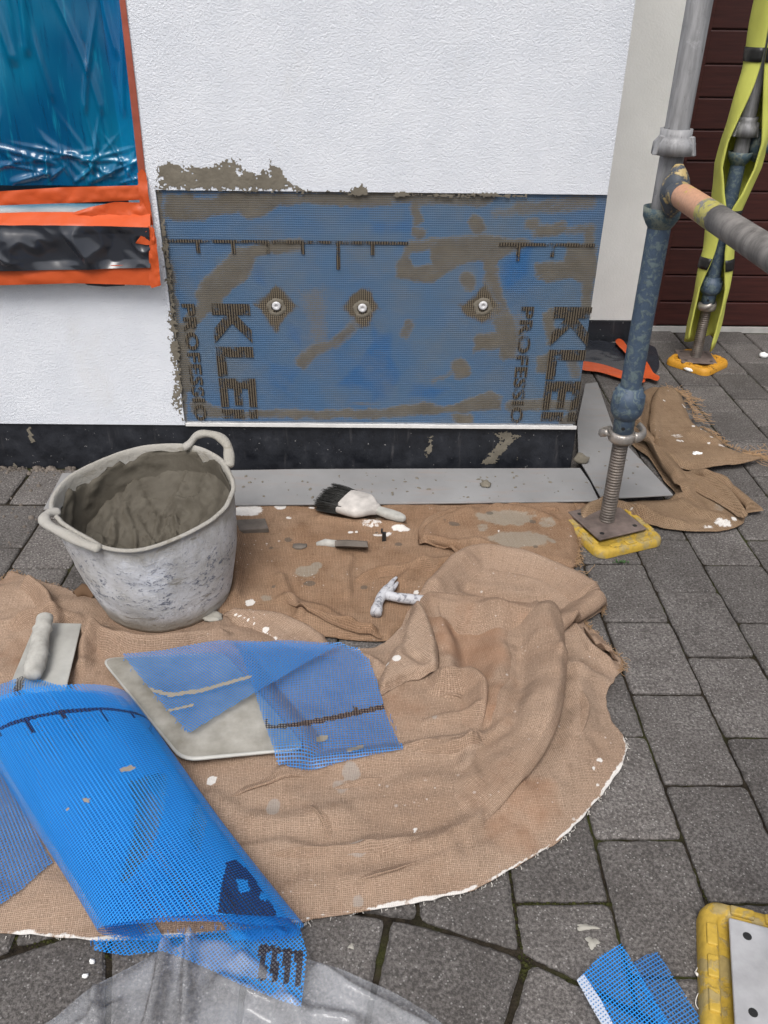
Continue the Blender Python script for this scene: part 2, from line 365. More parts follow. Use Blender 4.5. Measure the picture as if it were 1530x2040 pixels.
def m_film():
    t = MT('blue masking film', .13, .8); n = t.noise(2.6, 3, .5); st = t.noise(12, 4, .65, t.coord('Object', (5, 1, .5), (0, .12, 0)))
    c = t.mix(t.rng(n, .35, .65), (.0, .090, .235), (.002, .215, .390)); c = t.mix(t.rng(st, .45, .30, 0, .65), c, (.0, .055, .160)); c = t.mix(t.rng(st, .58, .75, 0, .5), c, (.01, .38, .56))
    t.color(c); t.bump(st, .002, .5)
    tp = t.node('ShaderNodeBsdfTransparent'); tp.inputs[0].default_value = (.05, .50, .85, 1)
    m2 = t.node('ShaderNodeMixShader'); m2.inputs[0].default_value = .35; t.link(t.b.outputs[0], m2.inputs[1]); t.link(tp.outputs[0], m2.inputs[2])
    t.link(m2.outputs[0], t.out.inputs['Surface']); return t.m
def m_poly():
    t = MT('clear polythene', .10, .9); n = t.noise(10, 4, .6); fr = t.node('ShaderNodeFresnel'); fr.inputs[0].default_value = 1.45
    t.color((.70, .72, .76)); t.bump(t.noise(14, 3, .5), .004, .5)
    tp = t.node('ShaderNodeBsdfTransparent'); tp.inputs[0].default_value = (.95, .96, .98, 1)
    k = t.rng(n, .3, .7, .12, .30)
    m2 = t.node('ShaderNodeMixShader'); t.link(k, m2.inputs[0]); t.link(tp.outputs[0], m2.inputs[1]); t.link(t.b.outputs[0], m2.inputs[2])
    t.link(m2.outputs[0], t.out.inputs['Surface']); return t.m
def m_black_sheet():
    t = MT('black plastic sheet', .22, .6); t.color((.024, .027, .035)); return t.m
def m_orange():
    t = MT('orange masking tape', .45, .4); n = t.noise(14, 4); t.color(t.mix(n, (.42, .060, .013), (.58, .100, .026))); t.bump(t.noise(35, 4), .002, .5); return t.m
def m_bucket():
    t = MT('plaster-crusted rubber tub', .88, .2); co = t.coord('Object'); z = t.sep(co)[2]
    n = t.noise(13, 7, .74, co, .8); f = t.noise(150, 5, .75, co, .5); g = t.noise(52, 5, .72, t.coord('Object', (1, 1, 1.8), (0, .5, 0)), .6)
    c = t.ramp(t.noise(9, 5, .65, co), (.32, (.34, .325, .30)), (.5, (.50, .495, .495)), (.68, (.66, .67, .70)))
    sc = t.rng(t.math('ADD', t.math('MULTIPLY', g, .50), t.math('ADD', t.math('MULTIPLY', f, .30), t.math('MULTIPLY', n, .32))), .575, .66)
    mid = t.math('MULTIPLY', t.rng(t.math('ADD', z, t.math('MULTIPLY', n, .05)), .055, .10), t.rng(t.math('ADD', z, t.math('MULTIPLY', n, .08)), .275, .225))
    c = t.mix(t.math('MULTIPLY', t.math('MULTIPLY', sc, mid), .85), c, (.075, .088, .130))
    grey = t.math('MAXIMUM', t.rng(t.math('ADD', z, t.math('MULTIPLY', n, .05)), .085, .045), t.rng(t.math('ADD', z, t.math('MULTIPLY', n, .09)), .255, .290)); c = t.mix(t.math('MULTIPLY', grey, .8), c, (.285, .265, .225))
    sm = t.rng(t.noise(10, 5, .65, t.coord('Object', (1, 1, 3.4), (.15, .25, 0)), .6), .60, .66); c = t.mix(t.math('MULTIPLY', sm, .75), c, (.235, .215, .178))
    c = t.mix(t.rng(f, .58, .72, 0, .5), c, (.20, .19, .175))
    t.color(c); t.bump(n, .006, .7); t.bump(g, .002, .5); t.bump(f, .0018, .9); return t.m
def m_wood_door():
    t = MT('dark red-brown stained wood', .38, .45); g = t.noise(11, 5, .6, co=t.coord('Object', (.5, 1, 9)))
    t.color(t.ramp(g, (.25, (.030, .008, .007)), (.75, (.068, .019, .015)))); t.bump(g, .001, .5); return t.m

MAT = dict(render=m_render(), cream=m_cream(), plinth=m_plinth(), paver=m_paver(), joint=m_joint(), moss=m_moss(),
    hess=m_hess('hessian', (.305, .208, .145), (.420, .312, .232), (.195, .118, .076)),
    hess_b=m_hess('stained hessian', (.258, .152, .090), (.345, .232, .155), (.138, .080, .045), 1.6, (.26, .235, .19), .0036),
    hess_r=m_hess('tan hessian', (.235, .157, .098), (.300, .210, .136), (.152, .094, .054), 1.4, (.28, .25, .21), .0044),
    fibre=m_thread((.36, .235, .135)), fibre_w=m_thread((.68, .65, .60)), strand=m_thread((.02, .22, .62)),
    mortar=m_plaster(), mortar_dry=m_plaster('dried mortar', (.27, .255, .22), (.36, .345, .305), .9), smear=m_plaster('mortar smear on wall', (.130, .115, .090), (.185, .165, .130), .85),
    board=m_board(), black=m_black_sheet(), tape_old=m_simple('faded orange tape', (.30, .075, .045), .5, .2, 12), orange=m_orange(), film=m_film(), poly=m_poly(), bucket=m_bucket(), door=m_wood_door(),
    panel=m_panel(), letter=m_letter(),
    net=m_mesh('blue fibre netting', .0045, (.022, .300, .760), (.008, .205, .620), cover=.31), net_shade=m_mesh('shade-darkened blue fibre netting inside the roll', .0045, (.006, .175, .54), (.003, .115, .42), cover=.38, ink=False),  # inner layers: same netting, shade between the layers put into a darker blue
    net_b=m_mesh('blue fibre netting scrap', .0050, (.055, .220, .500), (.016, .130, .400), cover=.33),
    net_w=m_mesh('white selvedge netting', .0045, (.55, .60, .68), (.40, .46, .58), cover=.62),
    white=m_simple('white plastic', (.55, .55, .56), .5, .10), metal=m_tube('galvanised steel', (.250, .250, .255)),
    jack=m_simple('worn jack thread', (.175, .150, .130), .5, .45, 30, .45), rust=m_simple('rusty plate', (.130, .100, .088), .75, .5, 22, .1),
    chrome=m_simple('worn bright casting', (.36, .33, .30), .38, .4, 30, .6), plate=m_simple('grey steel plate', (.36, .36, .37), .6, .25, 12, .1),
    blue=m_chip('chipped blue paint', (.058, .088, .132), (.118, .158, .170), .54, 52), cupm=m_chip('worn blue-green paint', (.055, .090, .110), (.13, .155, .135), .5, 55),
    ledge=m_chip('flaked yellow on dark paint', (.055, .065, .080), (.40, .30, .13), .56, 40), peach=m_chip('peach paint', (.50, .27, .165), (.45, .38, .07), .62, 30),
    yel=m_chip('yellow paint on steel', (.40, .36, .09), (.20, .19, .17), .52, 60), greytube=m_tube('dull grey tube', (.185, .172, .160), .65, .1),
    yellow=m_chip('dusty yellow plastic', (.44, .29, .042), (.33, .25, .10), .54, 22, .6), amber=m_chip('dirty amber plastic', (.56, .27, .025), (.20, .10, .02), .64, 30, .55),
    foam=m_simple('yellow foam', (.52, .54, .11), .8, .08, 9), tape=m_simple('black tape', (.018, .018, .018), .4, .3),
    handle=m_simple('crusted handle', (.36, .35, .32), .85, .3, 30), steel=m_simple('mortar-smeared steel', (.34, .335, .31), .55, .3, 9, .1),
    ferrule=m_simple('dirty white ferrule', (.44, .41, .38), .75, .3, 30), bristle=m_simple('black bristle', (.022, .022, .020), .7, .6, 60),
    hammer=m_chip('paint-covered hammer', (.46, .46, .48), (.20, .20, .22), .56, 85, .8), wood=m_simple('grey old wood', (.125, .105, .088), .85, .4, 16),
    styro=m_simple('polystyrene', (.80, .80, .78), .8, .05), weed=m_simple('green weed', (.035, .10, .02), .7, .4), alu=m_simple('pale threshold bar', (.42, .41, .39), .5, .15, 30),
    bead=m_simple('white pvc bead', (.66, .65, .63), .6, .12), glass=m_simple('dark room', (.03, .035, .04), .3), frame=m_simple('white window frame', (.70, .70, .69), .4, .05))
# ------------------------------------------------------------------ paving
WY = 2.106                                  # plane of the front wall
v, f = box((-25, -20, -.5), (25, 30, -.007))
paving = mk('paving', v, f, MAT['joint'], sm=False); tag(paving, 'grey concrete block paving with mossy joints', 'paving', kind='structure')
RC, RR = np.array([-.155, -.167]), .915      # a round feature in the paving near the camera
def clip(poly, p, n):
    out = []
    for i in range(len(poly)):
        a, b = poly[i], poly[(i+1) % len(poly)]; da, db = (a-p) @ n, (b-p) @ n
        if da >= 0: out.append(a)
        if da*db < 0: out.append(a+(b-a)*da/(da-db))
    return out
def rect(x0, x1, y0, y1): return [np.array(q) for q in ((x0, y0), (x1, y0), (x1, y1), (x0, y1))]
cells = []
def add_cell(poly):
    c = np.mean(poly, 0); d = c-RC; r = np.linalg.norm(d)
    if r < RR+.16: poly = clip(poly, RC+d/r*(RR+.004), d/r)
    if len(poly) < 3: return
    x, y = np.array(poly).T; A = .5*abs(np.dot(x, np.roll(y, 1))-np.dot(y, np.roll(x, 1)))
    if A > .0012: cells.append(np.array(poly))
def column(x0, x1, ph, y0, y1, g=.0024):
    k = math.ceil((y0-ph)/.2225-1); y = ph+k*.2225
    while y < y1:
        a, b = max(y, y0)+g, min(y+.2225, y1)-g
        if b-a > .03: add_cell(rect(x0+g, x1-g, a, b))
        y += .2225
for k in range(-8, 18):
    x0 = .503+.1455*k; x1 = x0+.1455; ph = 1.645+(.111 if k % 2 else 0)
    y1 = 1.900 if x1 < .60 else (3.205 if x1 < 1.06 else 3.34)
    if k == -8: x0 = -.58
    column(x0, x1, ph, -.9, y1)
for k in range(-6, 2):
    x0 = -.8715+.1455*k; column(x0, x0+.1455, 1.61+(.0875 if k % 2 else 0), -.9, 1.900)
for k in range(-7, 10):
    add_cell(rect(-.99+.165*k+.004, -.99+.165*(k+1)-.004, 1.908, 2.095))
radii = [RR, .705, .495, .285]
for i in range(3):
    r1, r0 = radii[i]-.003, radii[i+1]+.002; st = math.radians(12.9*(1+.35*i))
    for j in range(-6, 8):
        a0 = math.radians(78.8)+st*j+.0032/r1*1.6; a1 = a0+st-.0064/r1*1.6
        if math.sin((a0+a1)/2) < .2 and i > 0: continue
        arc = [RC+r1*np.array([math.cos(a), math.sin(a)]) for a in np.linspace(a0, a1, 5)]
        arc2 = [RC+r0*np.array([math.cos(a), math.sin(a)]) for a in np.linspace(a1, a0, 4)]
        cells.append(np.array(arc2+arc))
def paver_geo(poly, rnd):
    pts = []
    n = len(poly)
    for i in range(n):
        a, b = poly[i], poly[(i+1) % n]; L = np.linalg.norm(b-a); k = max(1, int(L/.010))
        for t in range(k):
            p = a+(b-a)*(t/k)
            pts.append(p)
    P = np.array(pts); c = P.mean(0); d = P-c
    P = c+d*(1-.010*rnd.random(len(P))[:, None]*.5)+rnd.normal(0, .0005, P.shape)+.0010*np.stack([fbm(P[:, 0], P[:, 1], 45, 2, 3), fbm(P[:, 0], P[:, 1], 45, 2, 8)], 1)
    # knock the corners off
    for i in range(len(P)):
        e1 = P[i-1]-P[i]; e2 = P[(i+1) % len(P)]-P[i]
        if np.dot(e1, e2)/(np.linalg.norm(e1)*np.linalg.norm(e2)+1e-9) > -.5: P[i] += (e1+e2)*(.10+.25*rnd.random())
    dz = rnd.normal(0, .0007); tx, ty = rnd.normal(0, .004, 2)
    def z(q): return dz+(q-c) @ np.array([tx, ty])
    m_ = len(P); V = []
    inn = c+(P-c)*(1-.0045/np.maximum(np.linalg.norm(P-c, axis=1), .02))[:, None]
    inn2 = c+(P-c)*.90
    for ring, h in ((P, -.022), (P, -.0042), (inn, -.0006), (inn2, .0)):
        for q in ring: V.append((q[0], q[1], z(q)+h))
    Fc = []
    for l in range(3):
        for i in range(m_): j = (i+1) % m_; Fc.append((l*m_+i, l*m_+j, (l+1)*m_+j, (l+1)*m_+i))
    Fc.append(tuple(range(3*m_, 4*m_))); return V, Fc, c
def project(p):
    d = np.array(p)-np.array([0, 0, CH]); w = d @ FW
    return (765+F*(d @ RT)/w, 1020-F*(d @ UP)/w) if w > .05 else (-9999, -9999)
vis = []; rest = []
for c in cells:
    q = [project((p[0], p[1], 0)) for p in c]
    ok = any(-10 < a < 1540 and -10 < b < 2050 for a, b in q); (vis if ok else rest).append(c)
vis.sort(key=lambda c: np.hypot(*np.mean(c, 0))); rest = vis[295:]+rest; vis = vis[:295]
prnd = np.random.default_rng(5)
for c in vis:
    V, Fc, ce = paver_geo(c, prnd); mk('paver', V, Fc, MAT['paver'], paving, sm=False, loc=(ce[0], ce[1], 0))
VV = []
for c in rest:
    V, Fc, ce = paver_geo(c, prnd); VV.append((V, Fc))
o = mk('outlying_pavers', *merge(*VV), MAT['paver'], paving, sm=False); o['kind'] = 'stuff'
# moss swelling out of the widest joints
mv = []
for line, w in (([(1020, 1728), (1030, 1820), (1045, 1900), (1052, 1960), (1050, 2036)], .0055), ([(880, 1880), (980, 1908), (1045, 1935), (1145, 1960)], .0045), ([(1040, 1797), (1100, 1799), (1215, 1796)], .003), ([(1375, 1640), (1405, 1760), (1420, 1790)], .003),
                ([(20, 1868), (90, 1870), (190, 1900), (330, 1900)], .006)):
    P = spline(G2(line), 10)
    for p in P:
        for k in range(7):
            q = p+prnd.normal(0, w*.6, 2)+prnd.normal(0, .003, 2); r = abs(prnd.normal(0, .0011))+.0007
            vv, ff = lathe([(r, -.007), (r*.8, -.007+r*.9), (.0001, -.007+r*1.2)], q, 6); mv.append((vv, ff))
o = mk('joint_moss', *merge(*mv), MAT['moss'], paving); o['kind'] = 'stuff'

# ------------------------------------------------------------------ the house
house = thing('house', (0, WY, 0), 'white rendered house with black plinth and red-brown garage door', 'house')
XL, XR = -.538, .553
ZB, ZT = .146, .762
WX = -.560                                   # right edge of the window opening
bl = [box((WX, WY, ZT), (XR, WY+.25, 3.2)), box((-3.2, WY, .138), (XL, WY+.25, .535)), box((WX, WY, .535), (XL, WY+.25, ZT)), box((-3.2, WY, 2.1), (WX, WY+.25, 3.2)),
      box((-3.2, WY, .535), (-2.2, WY+.25, 2.1)), box((-2.2, WY+.10, .535), (WX, WY+.25, .60)), box((XL, WY+.012, .138), (XR, WY+.25, ZT)), ]
o = mk('front_wall', *merge(*bl), MAT['render'], house, sm=False)
v, f = box((XR-.30, WY+.25, .138), (XR, 3.45, 3.2)); mk('return_wall', v, f, MAT['cream'], house, sm=False)
v, f = box((-3.2, WY+.005, -.05), (XR+.010, WY+.3, .1375)); o = mk('plinth', v, f, MAT['plinth'], house, sm=False); bevel(o, .004)
v, f = box((XR, 3.21, .085), (1.05, 3.45, 3.2)); mk('recess_wall', v, f, MAT['cream'], house, sm=False)
v, f = box((XR+.01, 3.20, -.05), (1.052, 3.44, .084)); mk('recess_plinth', v, f, MAT['plinth'], house, sm=False)
# white bead at the foot of the patch
v, f = merge(box((XL+.004, WY-.008, .1385), (XR+.006, WY+.011, .1415)), box((XL+.004, WY-.008, .1415), (XR+.006, WY-.004, .1475)))
o = mk('base_bead', v, f, MAT['bead'], house, sm=False)
# garage door
gd = mk('garage_door', *merge(box((1.053, 3.352, .012), (1.162, 3.42, 3.0)), box((1.162, 3.385, .012), (3.2, 3.42, 3.0))), MAT['door'], house, sm=False)
b0, bev = None, .1078
for i in range(19):
    z0 = .064+bev*i-.1
    z0 = .062+bev*(i-.5)
    if i == 0: lo, hi = .014, .062+bev*.5-.004
    else: lo, hi = z0+.002, z0+bev-.002
    v, f = box((1.164, 3.366, lo), (3.2, 3.388, hi)); o = mk('board', v, f, MAT['door'], gd, sm=False); bevel(o, .004)
v, f = box((1.053, 3.335, -.01), (3.2, 3.350, .016)); mk('threshold', v, f, MAT['alu'], gd, sm=False)

# ---- the netting patch
nx, nz = 380, 216
X, Z = np.meshgrid(np.linspace(XL+.001, XR+.002, nx), np.linspace(ZB+.002, ZT-.001, nz), indexing='ij')
def wpx(pts): return np.array([[W(p[0], p[1], WY)[0], W(p[0], p[1], WY)[2]] for p in pts])
def crop2(pts): return [(280+x/3.06, 280+y/3.06) for x, y in pts]
def crop3(pts): return [(740+x/3.06, 340+y/3.06) for x, y in pts]
wxn = X+.012*fbm(X, Z, 30, 5, 1, .7); wzn = Z+.010*fbm(X, Z, 34, 5, 2, .7)
cover = np.zeros(X.shape)
PXM = 1/700.0                               # metres per photo pixel on the wall, about
def stroke(pts, r, val=1.0, soft=.010):
    global cover
    P = wpx(pts); P = spline(P, 6) if len(P) > 2 else P
    d, _, _, _ = seg_dist(wxn, wzn, P); cover = np.maximum(cover, val*(1-smooth(r*PXM*1.9-soft, r*PXM*1.9+soft, d)))
def patch(pts, val=1.0, soft=.010, hole=False):
    global cover
    P = wpx(pts); d, _, _, _ = seg_dist(wxn, wzn, P, True); s = np.where(inside(wxn, wzn, P), -d, d); k = val*(1-smooth(-soft, soft, s))
    cover = np.minimum(cover, 1-k) if hole else np.maximum(cover, k)
patch(crop2([(150, 330), (330, 320), (900, 320), (1530, 320), (1530, 400), (1250, 400), (1000, 390), (850, 400), (740, 460), (660, 490), (600, 440), (480, 450), (390, 490), (250, 490), (150, 470)]))
patch(crop2([(330, 318), (480, 318), (480, 350), (330, 350)]), hole=True)
stroke(crop2([(960, 640), (780, 660), (680, 690), (600, 740)]), 5); stroke(crop2([(620, 740), (560, 800), (460, 890), (420, 960)]), 12); stroke(crop2([(430, 950), (350, 1060), (300, 1110), (250, 1200)]), 7)
stroke(crop2([(100, 330), (130, 600), (190, 1000), (230, 1300), (255, 1700)]), 4.5); stroke(crop2([(230, 1150), (250, 1300), (280, 1500)]), 7)
patch(crop2([(300, 1600), (350, 1560), (440, 1620), (620, 1660), (900, 1640), (1020, 1655), (1530, 1645), (1530, 1690), (1020, 1700), (700, 1700), (420, 1690), (320, 1680)]))
stroke(crop2([(980, 1360), (1060, 1290), (1200, 1230), (1300, 1130)]), 6, .8, .012); patch(crop2([(950, 920), (1130, 890), (1150, 1250), (1050, 1260)]), .42, .03)
patch(crop3([(150, 600), (230, 430), (450, 410), (700, 395), (990, 430), (850, 510), (780, 560), (765, 640), (800, 740), (870, 900), (900, 1050), (880, 1140), (800, 1155), (780, 1080), (620, 1115), (640, 1000), (760, 990), (730, 900), (690, 720), (685, 560), (600, 555), (500, 610), (360, 690), (160, 660)]))
patch(crop3([(240, 500), (360, 480), (370, 570), (250, 590)]), hole=True)
patch(crop3([(1000, 560), (1170, 555), (1200, 440), (1380, 470), (1370, 660), (1290, 700), (1200, 660), (1060, 690), (1010, 660)]))
stroke(crop3([(1335, 370), (1325, 600), (1320, 860)]), 5); stroke(crop3([(1040, 370), (1150, 360)]), 6); stroke(crop3([(1000, 390), (1350, 360)]), 4, .7)
stroke(crop3([(900, 235), (1150, 215), (1330, 195)]), 6, .7, .012); stroke(crop3([(760, 265), (1000, 245)]), 4, .55, .012); stroke(crop3([(640, 320), (660, 345)]), 7); stroke(crop3([(970, 330), (990, 330)]), 5)
stroke(crop3([(0, 150), (400, 160), (700, 170)]), 7, .9); stroke(crop3([(265, 190), (285, 310)]), 4); stroke(crop3([(275, 380), (290, 390)]), 5)
patch(crop3([(1040, 880), (1100, 840), (1120, 900), (1110, 1040), (1075, 1060)])); patch(crop3([(1010, 1150), (1090, 1110), (1080, 1230), (1010, 1230)]))
patch(crop3([(0, 1480), (130, 1450), (340, 1415), (440, 1450), (730, 1345), (790, 1380), (790, 1460), (450, 1480), (130, 1505), (0, 1520)])); stroke(crop3([(850, 1440), (1030, 1430), (1220, 1440)]), 6, .85)
stroke(crop3([(530, 1520), (580, 1520)]), 6); stroke(crop3([(530, 1190), (550, 1230)]), 8); stroke(crop3([(380, 1290), (520, 1220)]), 3, .6); stroke(crop3([(210, 1000), (230, 940)]), 6, .7); stroke(crop3([(580, 660), (600, 700)]), 6)
stroke(crop3([(900, 930), (880, 1080)]), 10, .6, .02); stroke(crop3([(1230, 1180), (1250, 1240)]), 6, .7); stroke(crop3([(1180, 1545), (1240, 1500)]), 7)
cover = np.clip(cover+.30*fbm(X*.6+Z*.4, Z*1.3, 18, 5, 11, .65)*(.25+cover)+.10*fbm(X, Z, 6, 3, 13), 0, 1.2)
sk_ = smooth(.10, .75, fbm(X*.45+Z*.15, Z*2.6, 14, 4, 41)); cover = np.maximum(cover, .46*sk_*smooth(-.1, .5, fbm(X, Z, 5, 3, 43)))
sk_ = smooth(.25, .8, fbm(X*.7-Z*.9, Z*.5+X*.5, 34, 4, 47)); cover = np.maximum(cover, cover*(1-.45*sk_))
cover = np.where(cover > .6, cover-.35*smooth(.35, .8, fbm(X*.5+Z*.4, Z*2.4-X, 40, 3, 51)), cover)
dark = np.zeros(X.shape); ANCH = [(550, 611), (722, 615), (963, 610)]
yoff = np.full(X.shape, WY+.007)
for ax_, az_ in ANCH:
    c = wpx([(ax_, az_)])[0]; dd = np.abs(X-c[0])/.072+np.abs(Z-c[1]+.006*np.sin(X*60))/.076
    dd = dd+.30*fbm(X, Z, 26, 4, 4); dark = np.maximum(dark, 1-smooth(.40, 1.10, dd))
    yoff += .0045*np.clip(1-np.hypot(X-c[0], Z-c[1])/.05, 0, 1)**2
cover = cover*(1-.9*dark)
deep = np.clip(.20+.65*fbm(X, Z, 5, 3, 8), 0, 1)
for pts, v_ in ((crop2([(1530, 1180), (1440, 1180), (1330, 1350), (1180, 1500), (1530, 1560)]), 1), (crop3([(0, 930), (90, 1060), (180, 1250), (100, 1400), (0, 1420)]), 1), (crop3([(770, 640), (800, 560), (980, 450), (960, 640), (830, 740)]), 1), (crop2([(660, 760), (740, 760), (760, 890), (700, 870)]), 1),
               (crop2([(900, 1110), (980, 1150), (980, 1270), (890, 1200)]), .9), (crop3([(0, 310), (250, 300), (260, 380), (0, 390)]), .8), (crop2([(780, 1350), (980, 1400), (900, 1560), (760, 1500)]), .7), (crop3([(260, 1300), (480, 1330), (380, 1400), (220, 1390)]), .9)):
    P = wpx(pts); d, _, _, _ = seg_dist(X, Z, P, True); s = np.where(inside(X, Z, P), -d, d); deep = np.maximum(deep, v_*(1-smooth(-.015, .015, s)))
yoff += -.0004*smooth(.35, .9, cover)+.0012*fbm(X, Z, 14, 3, 21)
V = np.stack([X, yoff, Z], -1).reshape(-1, 3); I = np.arange(nx*nz).reshape(nx, nz)
Q = np.stack([I[:-1, :-1], I[1:, :-1], I[1:, 1:], I[:-1, 1:]], -1).reshape(-1, 4)
net_wall = mk('reinforcing_netting', V, Q, MAT['panel'], house, uv=np.stack([X, Z], -1).reshape(-1, 2), attrs=dict(cover=cover.ravel(), dark=dark.ravel(), deep=deep.ravel()))
net_wall['label'] = 'blue netting patch bedded in brown mortar'
# printed ruler line with ticks, and the letters
def flat_print(name, polys, y=WY+.0035, parent=net_wall):
    Vv = []; Ff = []
    for P in polys:
        k = len(Vv); Vv += [(a, y, b) for a, b in P]; Ff.append(tuple(range(k, k+len(P))))
    Vv = np.array(Vv); return mk(name, Vv, Ff, MAT['letter'], parent, uv=Vv[:, [0, 2]], sm=False)
zl = .6445
for a_, b_ in ((XL+.012, .075), (.30, XR-.012)):
    flat_print('ruler_line', [[(a_, zl-.007), (b_, zl-.007), (b_, zl+.001), (a_, zl+.001)]])
for px_, l in ((392, 14), (463, 14), (532, 14), (602, 14), (673, 34), (742, 14), (1035, 20), (1104, 14)):
    a = wpx([(px_-4, 480), (px_+4, 480)]); flat_print('ruler_tick', [[(a[0][0], zl-.007-l*PXM*1.3), (a[1][0], zl-.007-l*PXM*1.3), (a[1][0], zl-.0071), (a[0][0], zl-.0071)]])
# glyphs drawn in a unit box: u along the reading direction (down the wall), w from foot to top of the letter (to the right)
GL = dict(K=[[(0, 0), (.30, 0), (.30, .34), (.70, 0), (1.08, 0), (.52, .50), (1.06, 1), (.70, 1), (.30, .64), (.30, 1), (0, 1)]],
          L=[[(0, 0), (.30, 0), (.30, 1), (0, 1)], [(.30, 0), (.85, 0), (.85, .26), (.30, .26)]],
          E=[[(0, 0), (.30, 0), (.30, 1), (0, 1)], [(.30, 0), (.85, 0), (.85, .22), (.30, .22)], [(.30, .39), (.80, .39), (.80, .61), (.30, .61)], [(.30, .78), (.85, .78), (.85, 1), (.30, 1)]],
          i=[[(0, 0), (.28, 0), (.28, .62), (0, .62)], [(0, .76), (.28, .76), (.28, 1), (0, 1)]])
for bx0, name in ((W(423, 640, WY)[0], 'brand_print'), (W(1101, 640, WY)[0], 'brand_print')):
    zt = W(460, 606, WY)[2]; h = .100; pol = []
    for ch, u0 in (('K', 0), ('L', 1.16), ('E', 2.06), ('i', 2.98)):
        pol = [[(bx0+w*h, max(zt-(u0+u)*h, ZB+.003)) for u, w in g] for g in GL[ch]]
        flat_print('letter', pol)
for px0, py0 in ((361, 604), (1040, 610)):
    cu = bpy.data.curves.new('t', 'FONT'); cu.body = 'PROFESSIO'; cu.size = .0450; cu.offset = .0015; cu.space_character = 1.10; cu.resolution_u = 3
    to = bpy.data.objects.new('t', cu); COL.objects.link(to); bpy.context.view_layer.update()
    me = bpy.data.meshes.new_from_object(to.evaluated_get(bpy.context.evaluated_depsgraph_get()))
    co = np.array([vv.co[:] for vv in me.vertices]); fa = [tuple(p.vertices) for p in me.polygons]
    bpy.data.objects.remove(to); bpy.data.meshes.remove(me)
    p0 = wpx([(px0, py0)])[0]; sc = (p0[1]-ZB-.004)/co[:, 0].max()
    P = np.stack([p0[0]+co[:, 1]*1.02, np.full(len(co), WY+.0032), p0[1]-co[:, 0]*sc], 1)
    mk('lettering', P, fa, MAT['letter'], net_wall, uv=P[:, [0, 2]], sm=False)
# plastic fixings
for i, (ax_, az_) in enumerate(ANCH):
    c = wpx([(ax_, az_)])[0]
    pr = [(.0001, .002), (.0035, .0022), (.0042, .0005), (.0085, .0006), (.0108, .0018), (.0115, .004), (.0115, .010)]
    v, f = lathe([(r, y) for r, y in pr], (0, 0), 20); V = np.array([(c[0]+a, WY+.0015+z, c[1]+b) for a, b, z in v])
    t_ = mk('wall_anchor', V, [q[::-1] for q in f], MAT['white'], loc=(c[0], WY, c[1]))
    v, f = lathe([(.0135, .0), (.019, -.001), (.024, .002)], (0, 0), 20); v = np.array([(c[0]+a+.003*math.sin(7*b*100), WY+.006+z, c[1]-.004+b) for a, b, z in v]); mk('mortar_collar', v, f, MAT['smear'], t_)
    tag(t_, ['white plastic wall plug nearest the window, beside the big K', 'middle of the three white wall plugs in the blue netting', 'white wall plug nearest the scaffold, below the brown mortar streak'][i], 'wall plug', 'plugs through the netting')
# mortar smeared over the render: real crumbs of thickness
def smear(name, poly_px, step=.0019, th=.50, seed=1, edge=.02, parent=house, porous=.35, y=WY):
    P = wpx(poly_px); lo, hi = P.min(0)-.012, P.max(0)+.012
    xs = np.arange(lo[0], hi[0], step); zs = np.arange(lo[1], hi[1], step); A, B = np.meshgrid(xs, zs, indexing='ij')
    d, _, _, _ = seg_dist(A, B, P, True); s = np.where(inside(A, B, P), d, -d)
    val = smooth(-.012, edge, s)+.55*fbm(A, B, 40, 5, seed, .7)+.75*fbm(A, B, 190, 3, seed+9, .7)*(1-.55*smooth(edge, edge*2.2, s))
    keep = val > th; q = keep[:-1, :-1] & keep[1:, 1:] & keep[1:, :-1] & keep[:-1, 1:]
    ids = np.arange(A.size).reshape(A.shape); i, j = np.where(q); Q = np.stack([ids[i, j], ids[i+1, j], ids[i+1, j+1], ids[i, j+1]], 1)
    hgt = .0009+.0005*smooth(th, th+.8, val)+.0002*fbm(A, B, 90, 2, seed+4)
    u = np.unique(Q); mp = -np.ones(A.size, int); mp[u] = np.arange(len(u))
    V = np.stack([A.ravel()[u], (y-hgt).ravel()[u], B.ravel()[u]], 1); o = mk(name, V, mp[Q], MAT['smear'], parent); o['kind'] = 'stuff'; return o
smear('mortar_smear', crop2([(85, 110), (130, 115), (250, 125), (400, 160), (500, 125), (580, 115), (640, 165), (720, 185), (800, 135), (860, 150), (900, 220), (980, 280), (1010, 318), (88, 300)]), edge=.018, th=.50)
smear('mortar_smear', crop2([(960, 292), (1060, 298), (1200, 304), (1300, 306), (1300, 322), (960, 318)]), seed=31, edge=.010, th=.72)
smear('mortar_smear', crop2([(1265, 330), (1270, 290), (1320, 285), (1350, 265), (1390, 300), (1390, 330)]), seed=3, th=.5, edge=.008)
smear('mortar_smear', crop2([(300, 60), (600, 90), (900, 160), (980, 250), (1100, 250), (600, 100)]), seed=6, th=.92, edge=.03)
smear('mortar_smear', crop2([(118, 560), (142, 800), (160, 960), (166, 1100), (178, 1280), (176, 1400), (196, 1480), (182, 1600), (240, 1700), (266, 1710), (246, 1300), (208, 900), (166, 560), (140, 400)]), seed=4, th=.70, edge=.012)
smear('mortar_smear', crop3([(150, 136), (400, 145), (700, 142), (950, 150), (950, 158), (150, 150)]), seed=8, th=.62, edge=.004)
